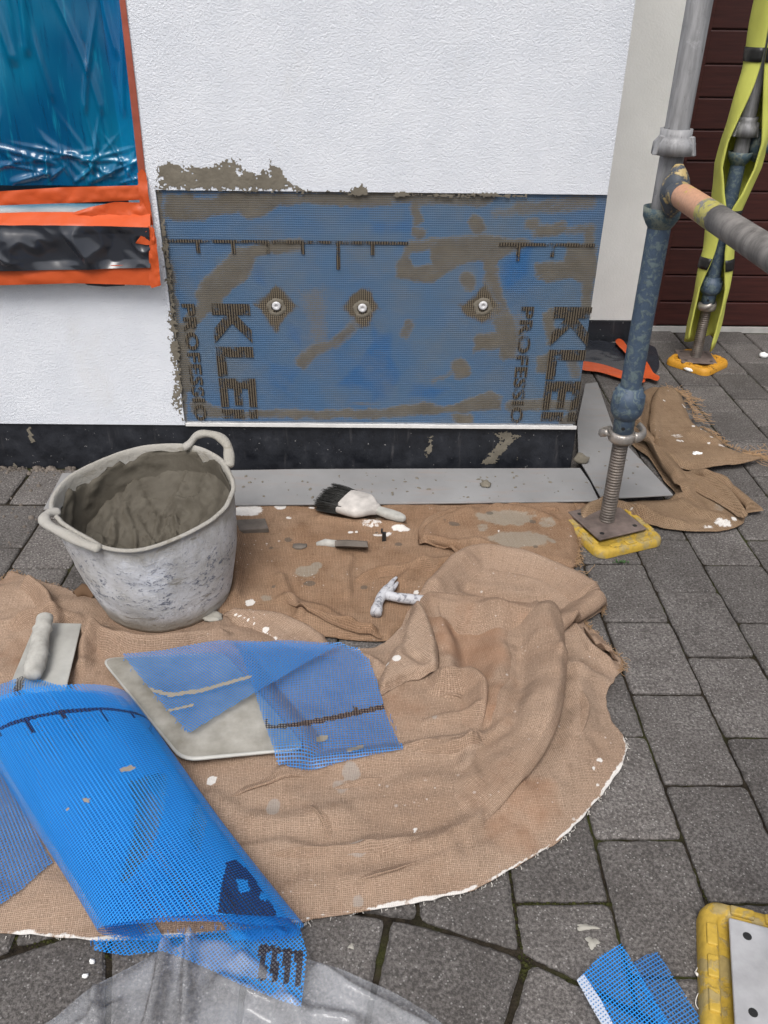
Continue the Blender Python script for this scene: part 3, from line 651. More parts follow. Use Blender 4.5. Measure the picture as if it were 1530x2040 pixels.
# pale mortar dribble on the plinth
smear('plinth_splash', [(985, 865), (1010, 862), (1035, 870), (1010, 890), (985, 925), (960, 925), (990, 890), (1000, 880)], seed=12, th=.45, edge=.006, y=WY+.005)
smear('plinth_splash', [(57, 852), (60, 868), (66, 880), (62, 880), (54, 866)], seed=14, th=.55, edge=.002, step=.0012, y=WY+.005)
smear('plinth_splash', [(28, 928), (36, 942), (34, 944), (26, 930)], seed=15, th=.5, edge=.002, step=.0012, y=WY+.005)
smear('plinth_splash', [(855, 870), (862, 872), (860, 895), (850, 915), (846, 900), (856, 890)], seed=16, th=.75, edge=.003, step=.0014, y=WY+.005)
# ------------------------------------------------------------------ window, masking film, tapes
win = mk('window', *merge(box((-2.2, WY+.085, .60), (WX, WY+.13, .66)), box((WX-.07, WY+.085, .66), (WX, WY+.13, 2.1)), box((-1.5, WY+.087, .66), (-1.42, WY+.128, 2.1))), MAT['frame'], house, sm=False)
v, f = box((-2.2, WY+.12, .66), (WX-.07, WY+.126, 2.1)); mk('pane', v, f, MAT['glass'], win, sm=False)
SY = WY-.030                                # front of the sill
zs0, zs1 = W(150, 558, SY)[2], W(150, 455, SY)[2]
sv = [(-2.2, SY, zs0), (-.556, SY, zs0), (-.556, WY+.085, zs0+.02), (-2.2, WY+.085, zs0+.02), (-2.2, SY, zs1), (-.556, SY, zs1), (-.556, WY+.085, zs1+.035), (-2.2, WY+.085, zs1+.035)]
mk('window_sill', sv, box((0,0,0),(1,1,1))[1], MAT['bead'], house, sm=False)
def wall_strip(name, top, bot, Y, mat, parent, nu=120, nv=14, amp=.004, sc=16, seed=1, facet=0, Y2=None, stretch=(1, 1), ridged=0):
    """a crinkled strip between two outlines (photo pixels) hung at depth Y (top) .. Y2 (bottom)"""
    Y2 = Y if Y2 is None else Y2
    A = np.array([W(p[0], p[1], Y) for p in top]); B = np.array([W(p[0], p[1], Y2) for p in bot])
    def res(P, n):
        L = np.r_[0, np.cumsum(np.linalg.norm(np.diff(P, axis=0), axis=1))]; t = np.linspace(0, L[-1], n); return np.stack([np.interp(t, L, P[:, k]) for k in range(3)], 1)
    A, B = res(A, nu), res(B, nu); t = np.linspace(0, 1, nv)[None, :, None]
    P = A[:, None]*(1-t)+B[:, None]*t; x, z = P[..., 0], P[..., 2]
    e = np.minimum(1, 4*np.minimum(t[..., 0], 1-t[..., 0])+.25)
    dsp = amp*(fbm(x*stretch[0], z*stretch[1], sc, 4, seed)+np.abs(fbm(x*stretch[0], z*stretch[1], sc*1.7, 3, seed+7))*1.2)*e
    if ridged: w1 = fbm(x, z, 5, 2, seed+2); dsp = amp*(1.1-2.4*np.abs(fbm(x+.03*w1, z*1.2, sc, 2, seed))-1.0*np.abs(fbm(x*1.2+z*.8, z-x*.4, sc*1.9, 2, seed+5)))*e
    P = P.copy(); P[..., 1] -= np.clip(dsp, -(.2+.8*ridged)*amp, None)+.001+1.0*amp*ridged
    if facet:                                # crumpled: jitter the nodes and leave the facets sharp
        rn = np.random.default_rng(seed); P[1:-1, 1:-1, 0] += rn.normal(0, .006, P[1:-1, 1:-1, 0].shape); P[1:-1, 1:-1, 2] += rn.normal(0, .003, P[1:-1, 1:-1, 2].shape); P[:, 1:-1, 1] -= facet*rn.random(P[:, 1:-1, 1].shape)
    I = np.arange(nu*nv).reshape(nu, nv); Q = np.stack([I[:-1, :-1], I[:-1, 1:], I[1:, 1:], I[1:, :-1]], -1).reshape(-1, 4)
    if facet: Q = np.concatenate([Q[:, [0, 1, 2]], Q[:, [0, 2, 3]]])
    return mk(name, P.reshape(-1, 3), Q, mat, parent, sm=not facet)
wf = thing('masking_film', (-1.0, WY, .76), 'shiny blue plastic film taped over the window', 'plastic film')
nx_, nz_ = 250, 260
X, Z = np.meshgrid(np.linspace(-1.25, -.5605, nx_), np.r_[np.linspace(.765, 1.25, 200), np.linspace(1.26, 2.0, 60)], indexing='ij')
Yf = WY+.028-.012*np.abs(fbm(X, Z*.22, 9, 3, 3))-.004*fbm(X, Z, 5, 2, 4)
fr_ = np.random.default_rng(12)                # tight creases: fans pulled from the taped foot, long ones down the sheet
for k in range(70):
    if k < 46: x0, z0, an, L, w, h = fr_.uniform(-1.1, -.57), .765+abs(fr_.normal(0, .02)), fr_.normal(0, .75), fr_.uniform(.04, .20), fr_.uniform(.003, .007), fr_.uniform(.002, .006)
    elif k < 56: x0, z0, an, L, w, h = fr_.uniform(-1.1, -.57), fr_.uniform(.77, .83), fr_.choice([-1, 1])*fr_.uniform(1.15, 1.5), fr_.uniform(.08, .25), fr_.uniform(.004, .007), fr_.uniform(.003, .006)
    else: x0, z0, an, L, w, h = fr_.uniform(-1.1, -.57), fr_.uniform(.85, 1.1), fr_.normal(0, .14), fr_.uniform(.15, .5), fr_.uniform(.004, .012), fr_.uniform(.003, .008)
    dx, dz = math.sin(an), math.cos(an); u = (X-x0)*dx+(Z-z0)*dz; v_ = (X-x0)*dz-(Z-z0)*dx+.02*np.sin(u*14+k)*.3
    Yf -= h*np.exp(-(v_/w)**2)*smooth(-.01, .02, u)*smooth(L, L*.4, u)
I = np.arange(nx_*nz_).reshape(nx_, nz_); Q = np.stack([I[:-1, :-1], I[1:, :-1], I[1:, 1:], I[:-1, 1:]], -1).reshape(-1, 4)
mk('film', np.stack([X, Yf, Z], -1).reshape(-1, 3), Q, MAT['film'], wf)
wall_strip('tape', [(232, -60), (238, 0), (258, 180), (276, 345), (278, 380)], [(244, -60), (250, 0), (272, 180), (290, 345), (295, 380)], WY-.002, MAT['tape_old'], wf, 60, 5, .002, seed=2)
wall_strip('tape', [(-300, 383), (0, 381), (120, 373), (275, 369), (292, 340)], [(-300, 415), (0, 409), (150, 404), (280, 398), (300, 400)], WY+.010, MAT['orange'], wf, 120, 10, .005, 14, seed=4)
wall_strip('tape', [(274, 345), (283, 336), (291, 345)], [(283, 445), (292, 452), (306, 448)], WY-.006, MAT['orange'], wf, 20, 20, .006, 20, seed=5)
wall_strip('tape', [(140, 425), (180, 412), (230, 402), (300, 404)], [(140, 440), (180, 440), (230, 442), (302, 448)], WY-.010, MAT['orange'], wf, 60, 10, .008, 18, seed=14)
sc_ = thing('sill_cover', (-1.0, WY, zs0), 'crumpled black plastic taped over the window sill', 'plastic sheet')
wall_strip('sheet', [(-300, 440), (0, 446), (150, 446), (300, 450)], [(-300, 545), (0, 536), (150, 534), (302, 530)], SY-.004, MAT['black'], sc_, 240, 44, .016, 7.5, seed=6, ridged=1)
wall_strip('tape', [(-300, 415), (0, 424), (60, 422), (140, 422), (230, 424), (300, 423)], [(-300, 452), (0, 448), (100, 452), (200, 450), (300, 453)], WY-.004, MAT['orange'], sc_, 120, 10, .006, 16, seed=7, Y2=SY-.014)
wall_strip('tape', [(-300, 540), (0, 534), (150, 529), (302, 527)], [(-300, 575), (0, 568), (150, 564), (290, 568), (318, 570)], SY-.012, MAT['orange'], sc_, 120, 8, .004, 10, seed=8)
wall_strip('tape', [(298, 470), (304, 448), (312, 476)], [(296, 560), (302, 574), (321, 568)], SY-.014, MAT['orange'], sc_, 12, 24, .007, 22, seed=9)
wall_strip('tape', [(286, 462), (296, 450), (308, 455)], [(270, 484), (292, 488), (309, 487)], SY-.016, MAT['orange'], sc_, 14, 10, .006, 22, seed=10)
wall_strip('loose_edge', [(165, 562), (210, 566), (250, 566)], [(175, 568), (210, 571), (248, 569)], SY-.006, MAT['black'], sc_, 20, 4, .002, 20, seed=12)

# ------------------------------------------------------------------ scaffold
def thread(c, r, z0, z1, pitch=.0078, seg=20):
    pr = [(.0001, z0)]; z = z0
    while z < z1:
        pr += [(r, z), (r, z+pitch*.42), (r*.88, z+pitch*.58), (r*.88, z+pitch*.84)]; z += pitch
    pr.append((r, z1)); return lathe(pr, c, seg)
def standard(c, nut_z, bell, cup, tops, label, cup_mat, upper, plate_rot, plate=.14, base=.020, nut_rot=0.0, top=2.6):
    s = thing('scaffold_standard', (c[0], c[1], 0), label, 'scaffold pole', 'scaffold poles')
    h = plate/2; z0 = base; V, Ff = box((-h, -h, z0), (h, h, z0+.006)); ca, sa = math.cos(plate_rot), math.sin(plate_rot)
    o = mk('base_plate', [(c[0]+x*ca-y*sa, c[1]+x*sa+y*ca, z) for x, y, z in V], Ff, MAT['rust'] if plate_rot != PL3 else MAT['plate'], s, sm=False); bevel(o, .0025)
    for hx, hy in ((-.7, -.7), (.7, -.7), (-.7, .7), (.7, .7)):
        x, y = hx*h, hy*h; v, f = lathe([(.0062, z0+.0062), (.0001, z0+.0063)], (c[0]+x*ca-y*sa, c[1]+x*sa+y*ca), 12); mk('bolt_hole', v, f, MAT['tape'], o)
    mk('jack_thread', *thread(c, .0190, z0+.006, nut_z+.05), MAT['jack'], s)
    # wing nut: ring and two curled handles
    nut = mk('wing_nut', *lathe([(.0195, nut_z-.012), (.030, nut_z-.012), (.033, nut_z-.006), (.033, nut_z+.008), (.029, nut_z+.013), (.0195, nut_z+.013)], c, 24), MAT['chrome'], s)
    for k in (0, 1):
        a = nut_rot+math.pi*k; P = []
        for t in np.linspace(0, 1, 12):
            ang = a+1.15*t*1.0; rr = .030+.022*math.sin(t*2.2); P.append((c[0]+rr*math.cos(ang), c[1]+rr*math.sin(ang), nut_z+.004+.016*t*t))
        mk('handle', *tube(P, np.linspace(.010, .006, 12), 10, squash=1.4), MAT['chrome'], nut)
    # spigot, bell and tube
    mk('spigot', *lathe([(.0205, nut_z+.010), (.0245, nut_z+.012), (.0245, bell[0])], c, 24), MAT['blue'], s)
    b0, b1 = bell; hb = b1-b0
    mk('bell', *lathe([(.0245, b0-.001), (.030, b0+.004), (.036, b0+.18*hb), (.0385, b0+.40*hb), (.0375, b0+.45*hb), (.0385, b0+.50*hb), (.0375, b0+.75*hb), (.033, b0+.80*hb), (.029, b1-.002), (.0243, b1)], c, 28), MAT['blue'], s)
    for k in range(4):
        a = .6+k*math.pi/2; x, y = c[0]+.0375*math.cos(a), c[1]+.0375*math.sin(a); v, f = box((-.003, -.004, b0+.42*hb), (.003, .004, b0+.80*hb))
        mk('lug', [(x+p*math.cos(a)-q*math.sin(a), y+p*math.sin(a)+q*math.cos(a), z) for p, q, z in v], f, MAT['blue'], s, sm=False)
    mk('lower_tube', *lathe([(.02415, b1-.01), (.02415, cup[0]+.01)], c, 28), MAT['blue'], s)
    v, f = lathe([(.0046, 0), (.0001, .0006)], (0, 0), 12); a = math.atan2(-c[1], -c[0]); zc = (nut_z+bell[0])/2+.005
    mk('pin_hole', [(c[0]+(.0244+z)*math.cos(a)-x*math.sin(a), c[1]+(.0244+z)*math.sin(a)+x*math.cos(a), zc+y) for x, y, z in v], f, MAT['tape'], s)
    c0, c1 = cup
    mk('lower_cup', *lathe([(.0245, c0-.012), (.030, c0-.004), (.0375, c0+.35*(c1-c0)), (.0395, c1), (.0370, c1), (.0345, c0+.5*(c1-c0)), (.026, c0+.004)], c, 28), cup_mat, s)
    mk('upper_tube', *lathe([(.0241, cup[0]), (.0241, top), (.0205, top), (.0205, top-.05)], c, 28), upper, s)
    t0, t1 = tops; ht = t1-t0
    uc = mk('top_cup', *lathe([(.0275, t0), (.0425, t0), (.0415, t0+.45*ht), (.035, t0+.62*ht), (.0315, t1-.012), (.0315, t1), (.0255, t1)], c, 28), MAT['metal'], s)
    for k in range(3):
        a = 3.5+k*2*math.pi/3; v, f = box((.036, -.006, t0), (.0475, .006, t0+.75*ht))
        v = [(x-(.008 if z > t0+.1 else 0)*0-(.009 if z > t0+.01 else 0), y, z) for x, y, z in v]
        o = mk('lug', [(c[0]+p*math.cos(a)-q*math.sin(a), c[1]+p*math.sin(a)+q*math.cos(a), z) for p, q, z in v], f, MAT['metal'], uc, sm=False); bevel(o, .002)
    return s
PL3 = math.radians(-17)
C1, C2, C3 = (.592, 1.800), (1.200, 2.963), (.563, .612)
standard(C1, .266, (.315, .395), (.766, .796), (.898, .945), 'blue chipped scaffold pole standing beside the netting patch', MAT['cupm'], MAT['metal'], math.radians(22), .142, .021, 2.5)
standard(C2, .222, (.268, .330), (.716, .745), (.792, .850), 'scaffold pole wrapped in a yellow sleeve by the garage door', MAT['cupm'], MAT['metal'], math.radians(-6), .13, .024, 3.5)
st3 = standard(C3, .266, (.315, .395), (.766, .796), (.898, .945), 'scaffold base plate with a grey steel top, nearest the camera', MAT['cupm'], MAT['metal'], PL3, .155, .030, 1.0)
def ledger(a, b, label, mats, name='scaffold_ledger'):
    a, b = np.array(a), np.array(b); d = (b-a)/np.linalg.norm(b-a); L = np.linalg.norm(b-a)
    s = thing(name, a, label, 'scaffold tube', 'scaffold tubes')
    # forged blade end seated in the cup
    P = [a+d*.028+np.array([0, 0, z]) for z in np.linspace(-.050, .050, 9)]
    P[0] = P[0]-d*.003; P[-1] = P[-1]-d*.003
    mk('blade_end', *tube(P, [.008, .016, .023, .0275, .029, .0275, .024, .017, .008], 14), mats[0], s)
    st = [.02]+list(mats[1])+[L]
    for i in range(len(st)-1):
        mk('tube_section', *tube([a+d*t for t in np.linspace(st[i], st[i+1], 10)], .02415-.0002*(i % 2), 24, cap=(i == len(st)-2)), mats[2][i], s)
    return s
ledger((C1[0]+.002, C1[1]-.022, .836), (C3[0]+.02, C3[1]+.03, .836), 'scaffold tube with a peach and yellow painted end', (MAT['ledge'], (.085, .225, .285), (MAT['ledge'], MAT['peach'], MAT['yel'], MAT['greytube'])))
ledger((C2[0]+.022, C2[1]-.006, .765), (2.9, 2.90, .765), 'greenish scaffold tube running across in front of the garage door', (MAT['cupm'], (.10,), (MAT['cupm'], MAT['metal'])))
def rounded(hw, r, rot, c, z, n=9):
    out = []
    for k in range(4):
        a0 = k*math.pi/2; cx, cy = [(1, 1), (-1, 1), (-1, -1), (1, -1)][k]
        for t in np.linspace(a0, a0+math.pi/2, n): 
            x, y = cx*(hw-r)+r*math.cos(t), cy*(hw-r)+r*math.sin(t); out.append((c[0]+x*math.cos(rot)-y*math.sin(rot), c[1]+x*math.sin(rot)+y*math.cos(rot), z))
    return out
def loft(rings, cap=True):
    V = []; Ff = []; n = len(rings[0])
    for r in rings: V += [tuple(p) for p in r]
    for i in range(len(rings)-1):
        for k in range(n): a, b = i*n+k, i*n+(k+1) % n; Ff.append((a, b, b+n, a+n))
    if cap: Ff.append(tuple(range((len(rings)-1)*n, len(rings)*n)))
    return V, Ff
def foot_pad(c, hw, rot, mat, label, h=.026, fl=.024):
    p = thing('foot_pad', (c[0], c[1], 0), label, 'foot pad', 'yellow pads under the scaffold')
    R_ = rounded
    mk('frame', *loft([R_(hw, .03, rot, c, .001), R_(hw, .03, rot, c, h*.45), R_(hw-.003, .028, rot, c, h*.8), R_(hw-.008, .026, rot, c, h), R_(hw-.020, .018, rot, c, h), R_(hw-.024, .016, rot, c, h*.86), R_(hw-.027, .015, rot, c, h*.62)]), mat, p)
    for k in range(4):
        for t in (-.42, 0.02, .46):
            a = rot+k*math.pi/2; L = hw*.155; x0, x1 = hw-.0225, hw-.0075; v, f = box((x0, t*hw-L, h-.004), (x1, t*hw+L, h+.0035))
            o = mk('raised_block', [(c[0]+x*math.cos(a)-y*math.sin(a), c[1]+x*math.sin(a)+y*math.cos(a), z) for x, y, z in v], f, mat, p, sm=False); bevel(o, .0025)
    return p
foot_pad((.598, 1.781), .099, math.radians(21), MAT['yellow'], 'yellow plastic pad under the blue pole, on the hessian edge', h=.022)
foot_pad((1.206, 2.952), .088, math.radians(42), MAT['amber'], 'dirty amber pad under the sleeved pole by the garage door')
foot_pad((.556, .615), .108, PL3, MAT['yellow'], 'yellow pad at the lower corner beside the small netting scrap', h=.030)
# yellow foam sleeve split open round the far pole
sl_ = thing('pole_sleeve', (C2[0], C2[1], .08), 'split yellow foam sleeve with black tape bands round a pole', 'foam sleeve')
fa = math.atan2(-C2[1], -C2[0])+.12
zk = [.085, .14, .22, .30, .38, .43, .50, .555, .62, .70, .78, .86, .94, 1.0, 1.05, 1.2, 2.4]; ak = [44, 46, 44, 40, 22, 14, 10, 3, 22, 38, 38, 26, 12, 5, 3, 6, 6]; rk = [.062, .064, .064, .064, .062, .058, .060, .054, .068, .080, .080, .072, .064, .056, .055, .060, .060]
zz = np.concatenate([np.linspace(.085, 1.3, 80), np.linspace(1.35, 2.4, 12)])
def sleeve(z0, z1, dr, n=30):
    V = []; Ff = []; zs = zz[(zz >= z0-1e-6) & (zz <= z1+1e-6)] if z1-z0 > .1 else np.linspace(z0, z1, 4)
    for z in zs:
        a = math.radians(np.interp(z, zk, ak)); r = np.interp(z, zk, rk)+dr; off = .004*math.sin(z*9)
        for t in np.linspace(fa+a, fa+2*math.pi-a*1.12, n):
            rr = r*(1+.10*math.cos(2*(t-fa))+.05*math.sin(3*t+z*11)+.03*math.sin(5*t-z*23)); V.append((C2[0]+.010*(z < .5)*0+rr*math.cos(t)+off, C2[1]+rr*math.sin(t), z+(.02*math.sin(t*2+1) if z < .09 else 0)))
    m_ = len(zs)
    for i in range(m_-1):
        for k in range(n-1): Ff.append((i*n+k, i*n+k+1, (i+1)*n+k+1, (i+1)*n+k))
    return V, Ff
o = mk('foam', *sleeve(.085, 2.4, 0, 40), MAT['foam'], sl_); solid(o, .005, -1)
for z in (.385, .548, 1.028):
    o = mk('tape_band', *sleeve(z-.02, z+.02, .0022), MAT['tape'], sl_); solid(o, .001, 1)
# ------------------------------------------------------------------ hessian sheets
def blobs(X, Y, items, seed=1):
    """soft round marks: (px, py, radius in metres, strength[, stretch])"""
    w = np.zeros(X.shape)
    for it in items:
        p = G(it[0], it[1], .012); st = it[4] if len(it) > 4 else 1.0
        d = np.hypot((X-p[0])/st, (Y-p[1])*1.0); w = np.maximum(w, it[3]*(1-smooth(it[2]*.55, it[2]*1.25, d*(1+.35*fbm(X, Y, 40, 3, seed)))))
    return w
def hessian(name, outline, h, mat, parent, step=.0055, z0=.006, paint=(), dirt=(), wet=(), rust=(), white_edge=None, rot=0.0, ragged=.003, thick=.0022, zpix=.01, seed=1, edge_drop=None):
    P = spline(G2(outline, zpix), 7, True); P = P+ragged*np.stack([fbm(P[:, 0], P[:, 1], 60, 2, seed), fbm(P[:, 0], P[:, 1], 60, 2, seed+5)], 1)
    XY, Fq, d = grid_sheet(P, step); X, Y = XY.T
    Z = z0+h(X, Y, d)
    if edge_drop: Z = Z-(edge_drop*np.exp(-d/.012))
    Z = np.maximum(Z, .0035)
    pa = blobs(X, Y, paint, seed); di = blobs(X, Y, dirt, seed+2); we = blobs(X, Y, wet, seed+3); ru = blobs(X, Y, rust, seed+4)
    if white_edge is not None:
        e, _, _, _ = seg_dist(X, Y, spline(G2(white_edge, .006), 6)); wv = np.clip(.55+1.3*fbm(X, Y, 9, 3, seed+8), .12, 1.4); pa = np.maximum(pa, (1-smooth(.001, .010, e/wv))*(.72+.5*fbm(X, Y, 40, 3, seed)))
    c, s = math.cos(rot), math.sin(rot); uv = np.stack([X*c+Y*s, -X*s+Y*c+.35*Z], 1)
    o = mk(name, np.stack([X, Y, Z], 1), Fq, mat, parent, uv=uv, attrs=dict(paint=pa, dirt=di, wet=we, rust=ru)); solid(o, thick, -1)
    return o, (X, Y, Z)
PLUMP = [(.016, -.004), (.006, .002), (-.003, .012), (-.005, .022), (-.001, .032), (.010, .041), (.022, .044), (.036, .041), (.052, .032), (.070, .019), (.090, .006), (.112, -.006)]
def fold(name, line, mat, parent, k=1.0, side=1, base=None, taper=(.12, .12), prof=PLUMP, n=90, seed=1, rust=0, wid=1.0):
    """a rolled-over fold of cloth along a contact line (photo pixels at ground height); it bulges out over the line and runs back into the sheet"""
    P = spline(GP(line, .010), 14)[:, :2]; L = np.r_[0, np.cumsum(np.linalg.norm(np.diff(P, axis=0), axis=1))]; t = np.linspace(0, L[-1], n)
    P = np.stack([np.interp(t, L, P[:, 0]), np.interp(t, L, P[:, 1])], 1)
    for _ in range(3): P[1:-1] = (P[:-2]+2*P[1:-1]+P[2:])/4
    T = np.gradient(P, axis=0); T /= np.linalg.norm(T, axis=1)[:, None]; N = np.stack([T[:, 1], -T[:, 0]], 1)*side
    for _ in range(6): N[1:-1] = (N[:-2]+N[1:-1]+N[2:])/3
    pr = spline(np.array(prof), 3); u = t/L[-1]; sc = smooth(0, taper[0], u)*smooth(0, taper[1], 1-u) if min(taper) > 0 else np.ones(n)
    w = 1+.22*fbm(u*L[-1], u*0+seed, 9, 3, seed); V = np.zeros((n, len(pr), 3)); UV = np.zeros((n, len(pr), 2)); cl = np.r_[0, np.cumsum(np.linalg.norm(np.diff(pr, axis=0), axis=1))]
    for j, (d, z) in enumerate(pr):
        q = P+N*(d*k*wid*w)[:, None]; b = base(q[:, 0], q[:, 1]) if base is not None else .008
        V[:, j, :2] = q; V[:, j, 2] = b+z*k*w*sc-.004*(1-sc)+.0025*fbm(q[:, 0], q[:, 1], 22, 3, seed+3)*sc; UV[:, j, 0] = t; UV[:, j, 1] = cl[j]*k
    I = np.arange(n*len(pr)).reshape(n, len(pr)); Q = np.stack([I[:-1, :-1], I[1:, :-1], I[1:, 1:], I[:-1, 1:]], -1).reshape(-1, 4); o_ = np.zeros(n*len(pr))
    return mk(name, V.reshape(-1, 3), Q, mat, parent, uv=UV.reshape(-1, 2), attrs=dict(paint=o_, dirt=o_, wet=o_, rust=o_+rust*np.clip(.5+fbm(V[..., 0].ravel(), V[..., 1].ravel(), 8, 3, 3), 0, 1)))
def fringe(name, line, n, length, mat, parent, out, z=.012, seed=1, r=.0005, curl=.5):
    """loose threads along an edge (photo pixels); out = direction in the ground plane"""
    rn = np.random.default_rng(seed); P = spline(GP(line, z), 12); parts = []
    for i in range(n):
        p = P[rn.integers(0, len(P))]+np.r_[rn.normal(0, .002, 2), 0]; a = math.atan2(out[1], out[0])+rn.normal(0, curl); L = length*rn.uniform(.35, 1.3); q = [p.copy()]
        for k in range(6):
            a += rn.normal(0, curl*.55); nz = max(.002, q[-1][2]+rn.normal(-.0012, .0022)); q.append(np.array([q[-1][0]+L/6*math.cos(a), q[-1][1]+L/6*math.sin(a), nz]))
        parts.append(tube(q, r, 4, False))
    o = mk(name, *merge(*parts), mat, parent); o['kind'] = 'stuff'; return o
# ---- stained sheet under the tools
hb = thing('hessian_sheet', tuple(G(700, 1130)), 'stained orange-brown hessian sheet under the brush and hammer', 'hessian')
def h_back(X, Y, d):
    z = .008+.009*fbm(X, Y, 6, 4, 31)+.006*fbm(X, Y*.6, 16, 3, 33)
    for l, h, a, b in (([(800, 1160), (840, 1130), (900, 1120)], .010, .03, .03), ([(560, 1150), (575, 1190), (600, 1230)], .007, .02, .025), ([(470, 1060), (475, 1120), (470, 1190)], .012, .02, .03),
                       ([(600, 1230), (680, 1250), (740, 1262)], .010, .02, .02), ([(700, 1115), (690, 1140), (695, 1180)], .006, .015, .03), ([(640, 1035), (720, 1040), (800, 1050)], .006, .02, .02), ([(560, 1195), (640, 1215), (700, 1250)], .007, .02, .02)):
        z = z+ridge(X, Y, G2(l, .012), h*1.6, a, b)
    return z*smooth(0, .02, d+.004)
hessian('cloth', [(395, 1010), (470, 998), (800, 990), (1145, 988), (1152, 1060), (1148, 1128), (1060, 1150), (900, 1160), (800, 1250), (765, 1278), (650, 1268), (540, 1240), (440, 1222), (390, 1180)], h_back, MAT['hess_b'], hb, seed=3, rot=.03, zpix=.006,
        paint=[(490, 1020, .030, .75, 1.8), (560, 1012, .016, .8), (575, 1035, .010, .7), (620, 1012, .012, .6), (497, 1200, .013, .9), (740, 1045, .016, .5, 2), (800, 1055, .010, .7, 3), (775, 1062, .008, .7), (698, 1062, .007, .9), (710, 1060, .006, .9), (830, 1180, .008, 1.0), (836, 1170, .004, .8), (690, 1242, .007, .5), (680, 1238, .006, .8), (760, 1065, .010, .6, 3)],
        dirt=[(612, 1140, .030, .9), (630, 1130, .018, .8), (530, 1190, .016, .6), (745, 1030, .03, .5, 2), (685, 1243, .007, .9)], wet=[(595, 1095, .012, 1), (575, 1080, .012, .8), (615, 1165, .010, .9, 1.6), (540, 1095, .010, .6), (725, 1168, .010, .7), (793, 1084, .010, .8), (868, 1000, .010, .8, 1.8), (750, 1060, .008, .7), (545, 1168, .006, .8)])
def h_flap(X, Y, d):
    z = .020+.005*fbm(X, Y, 9, 4, 41)+ridge(X, Y, G2([(845, 1075), (850, 1050), (890, 1028), (930, 1015)], .03), .014, .02, .04)+ridge(X, Y, G2([(900, 1085), (950, 1075), (975, 1085), (1010, 1105)], .03), .012, .02, .02)+ridge(X, Y, G2([(990, 1010), (1060, 1020), (1100, 1035)], .02), .008, .012, .03)
    return z-.014*np.exp(-(d/.010)**2)
hessian('folded_flap', [(833, 1078), (838, 1058), (860, 1040), (900, 1022), (940, 1008), (1050, 998), (1145, 1000), (1150, 1030), (1152, 1080), (1147, 1122), (1110, 1122), (1040, 1112), (985, 1110), (950, 1104), (915, 1098), (880, 1086), (850, 1084)], h_flap, MAT['hess_b'], hb, seed=6, rot=.15, zpix=.022,
        dirt=[(1010, 1040, .045, .9, 1.8), (1040, 1085, .040, .95, 2.0), (960, 1060, .020, .6), (1090, 1050, .03, .6)], wet=[(975, 1032, .010, .9), (1060, 1048, .010, .9), (905, 1055, .012, .7, 1.6), (885, 1052, .006, .6), (1065, 1100, .008, .7)], paint=[(993, 1068, .005, .7)])
def h_tas(X, Y, d): return .018+.004*fbm(X, Y, 12, 3, 45)-.012*np.exp(-(d/.008)**2)
hessian('folded_flap', [(920, 1112), (1000, 1108), (1080, 1120), (1140, 1130), (1148, 1142), (1110, 1150), (1040, 1140), (960, 1130)], h_tas, MAT['hess_b'], hb, seed=9, zpix=.016)
zb = lambda x, y: .008+h_back(np.asarray(x, float), np.asarray(y, float), np.full(np.shape(x), .2))
fold('rolled_fold', [(960, 1112), (920, 1104), (880, 1092), (842, 1086), (834, 1066), (850, 1048), (890, 1030), (935, 1014)], MAT['hess_b'], hb, .55, 1, zb, (.2, .15), seed=21, wid=.8)
fold('rolled_fold', [(1130, 1030), (1070, 1022), (1020, 1012), (985, 1006)], MAT['hess_b'], hb, .30, 1, zb, (.2, .3), seed=22)
fold('rolled_fold', [(760, 1276), (700, 1266), (640, 1246), (580, 1216), (560, 1180)], MAT['hess_b'], hb, .30, 1, zb, (.1, .4), seed=23)
fold('rolled_fold', [(700, 1160), (740, 1140), (800, 1132), (880, 1124)], MAT['hess_b'], hb, .28, 1, zb, (.2, .2), seed=24)
fringe('frayed_edge', [(1144, 1002), (1150, 1040), (1152, 1080), (1147, 1122)], 170, .018, MAT['fibre'], hb, (1, -.1), .016, 3, .0005)
fringe('frayed_edge', [(1095, 1130), (1120, 1140), (1146, 1140)], 90, .030, MAT['fibre'], hb, (.7, -.6), .018, 4, .0006, .8)
fringe('frayed_edge', [(1146, 1140), (1150, 1142)], 6, .060, MAT['fibre'], hb, (1, -.25), .014, 5, .0007, .4)

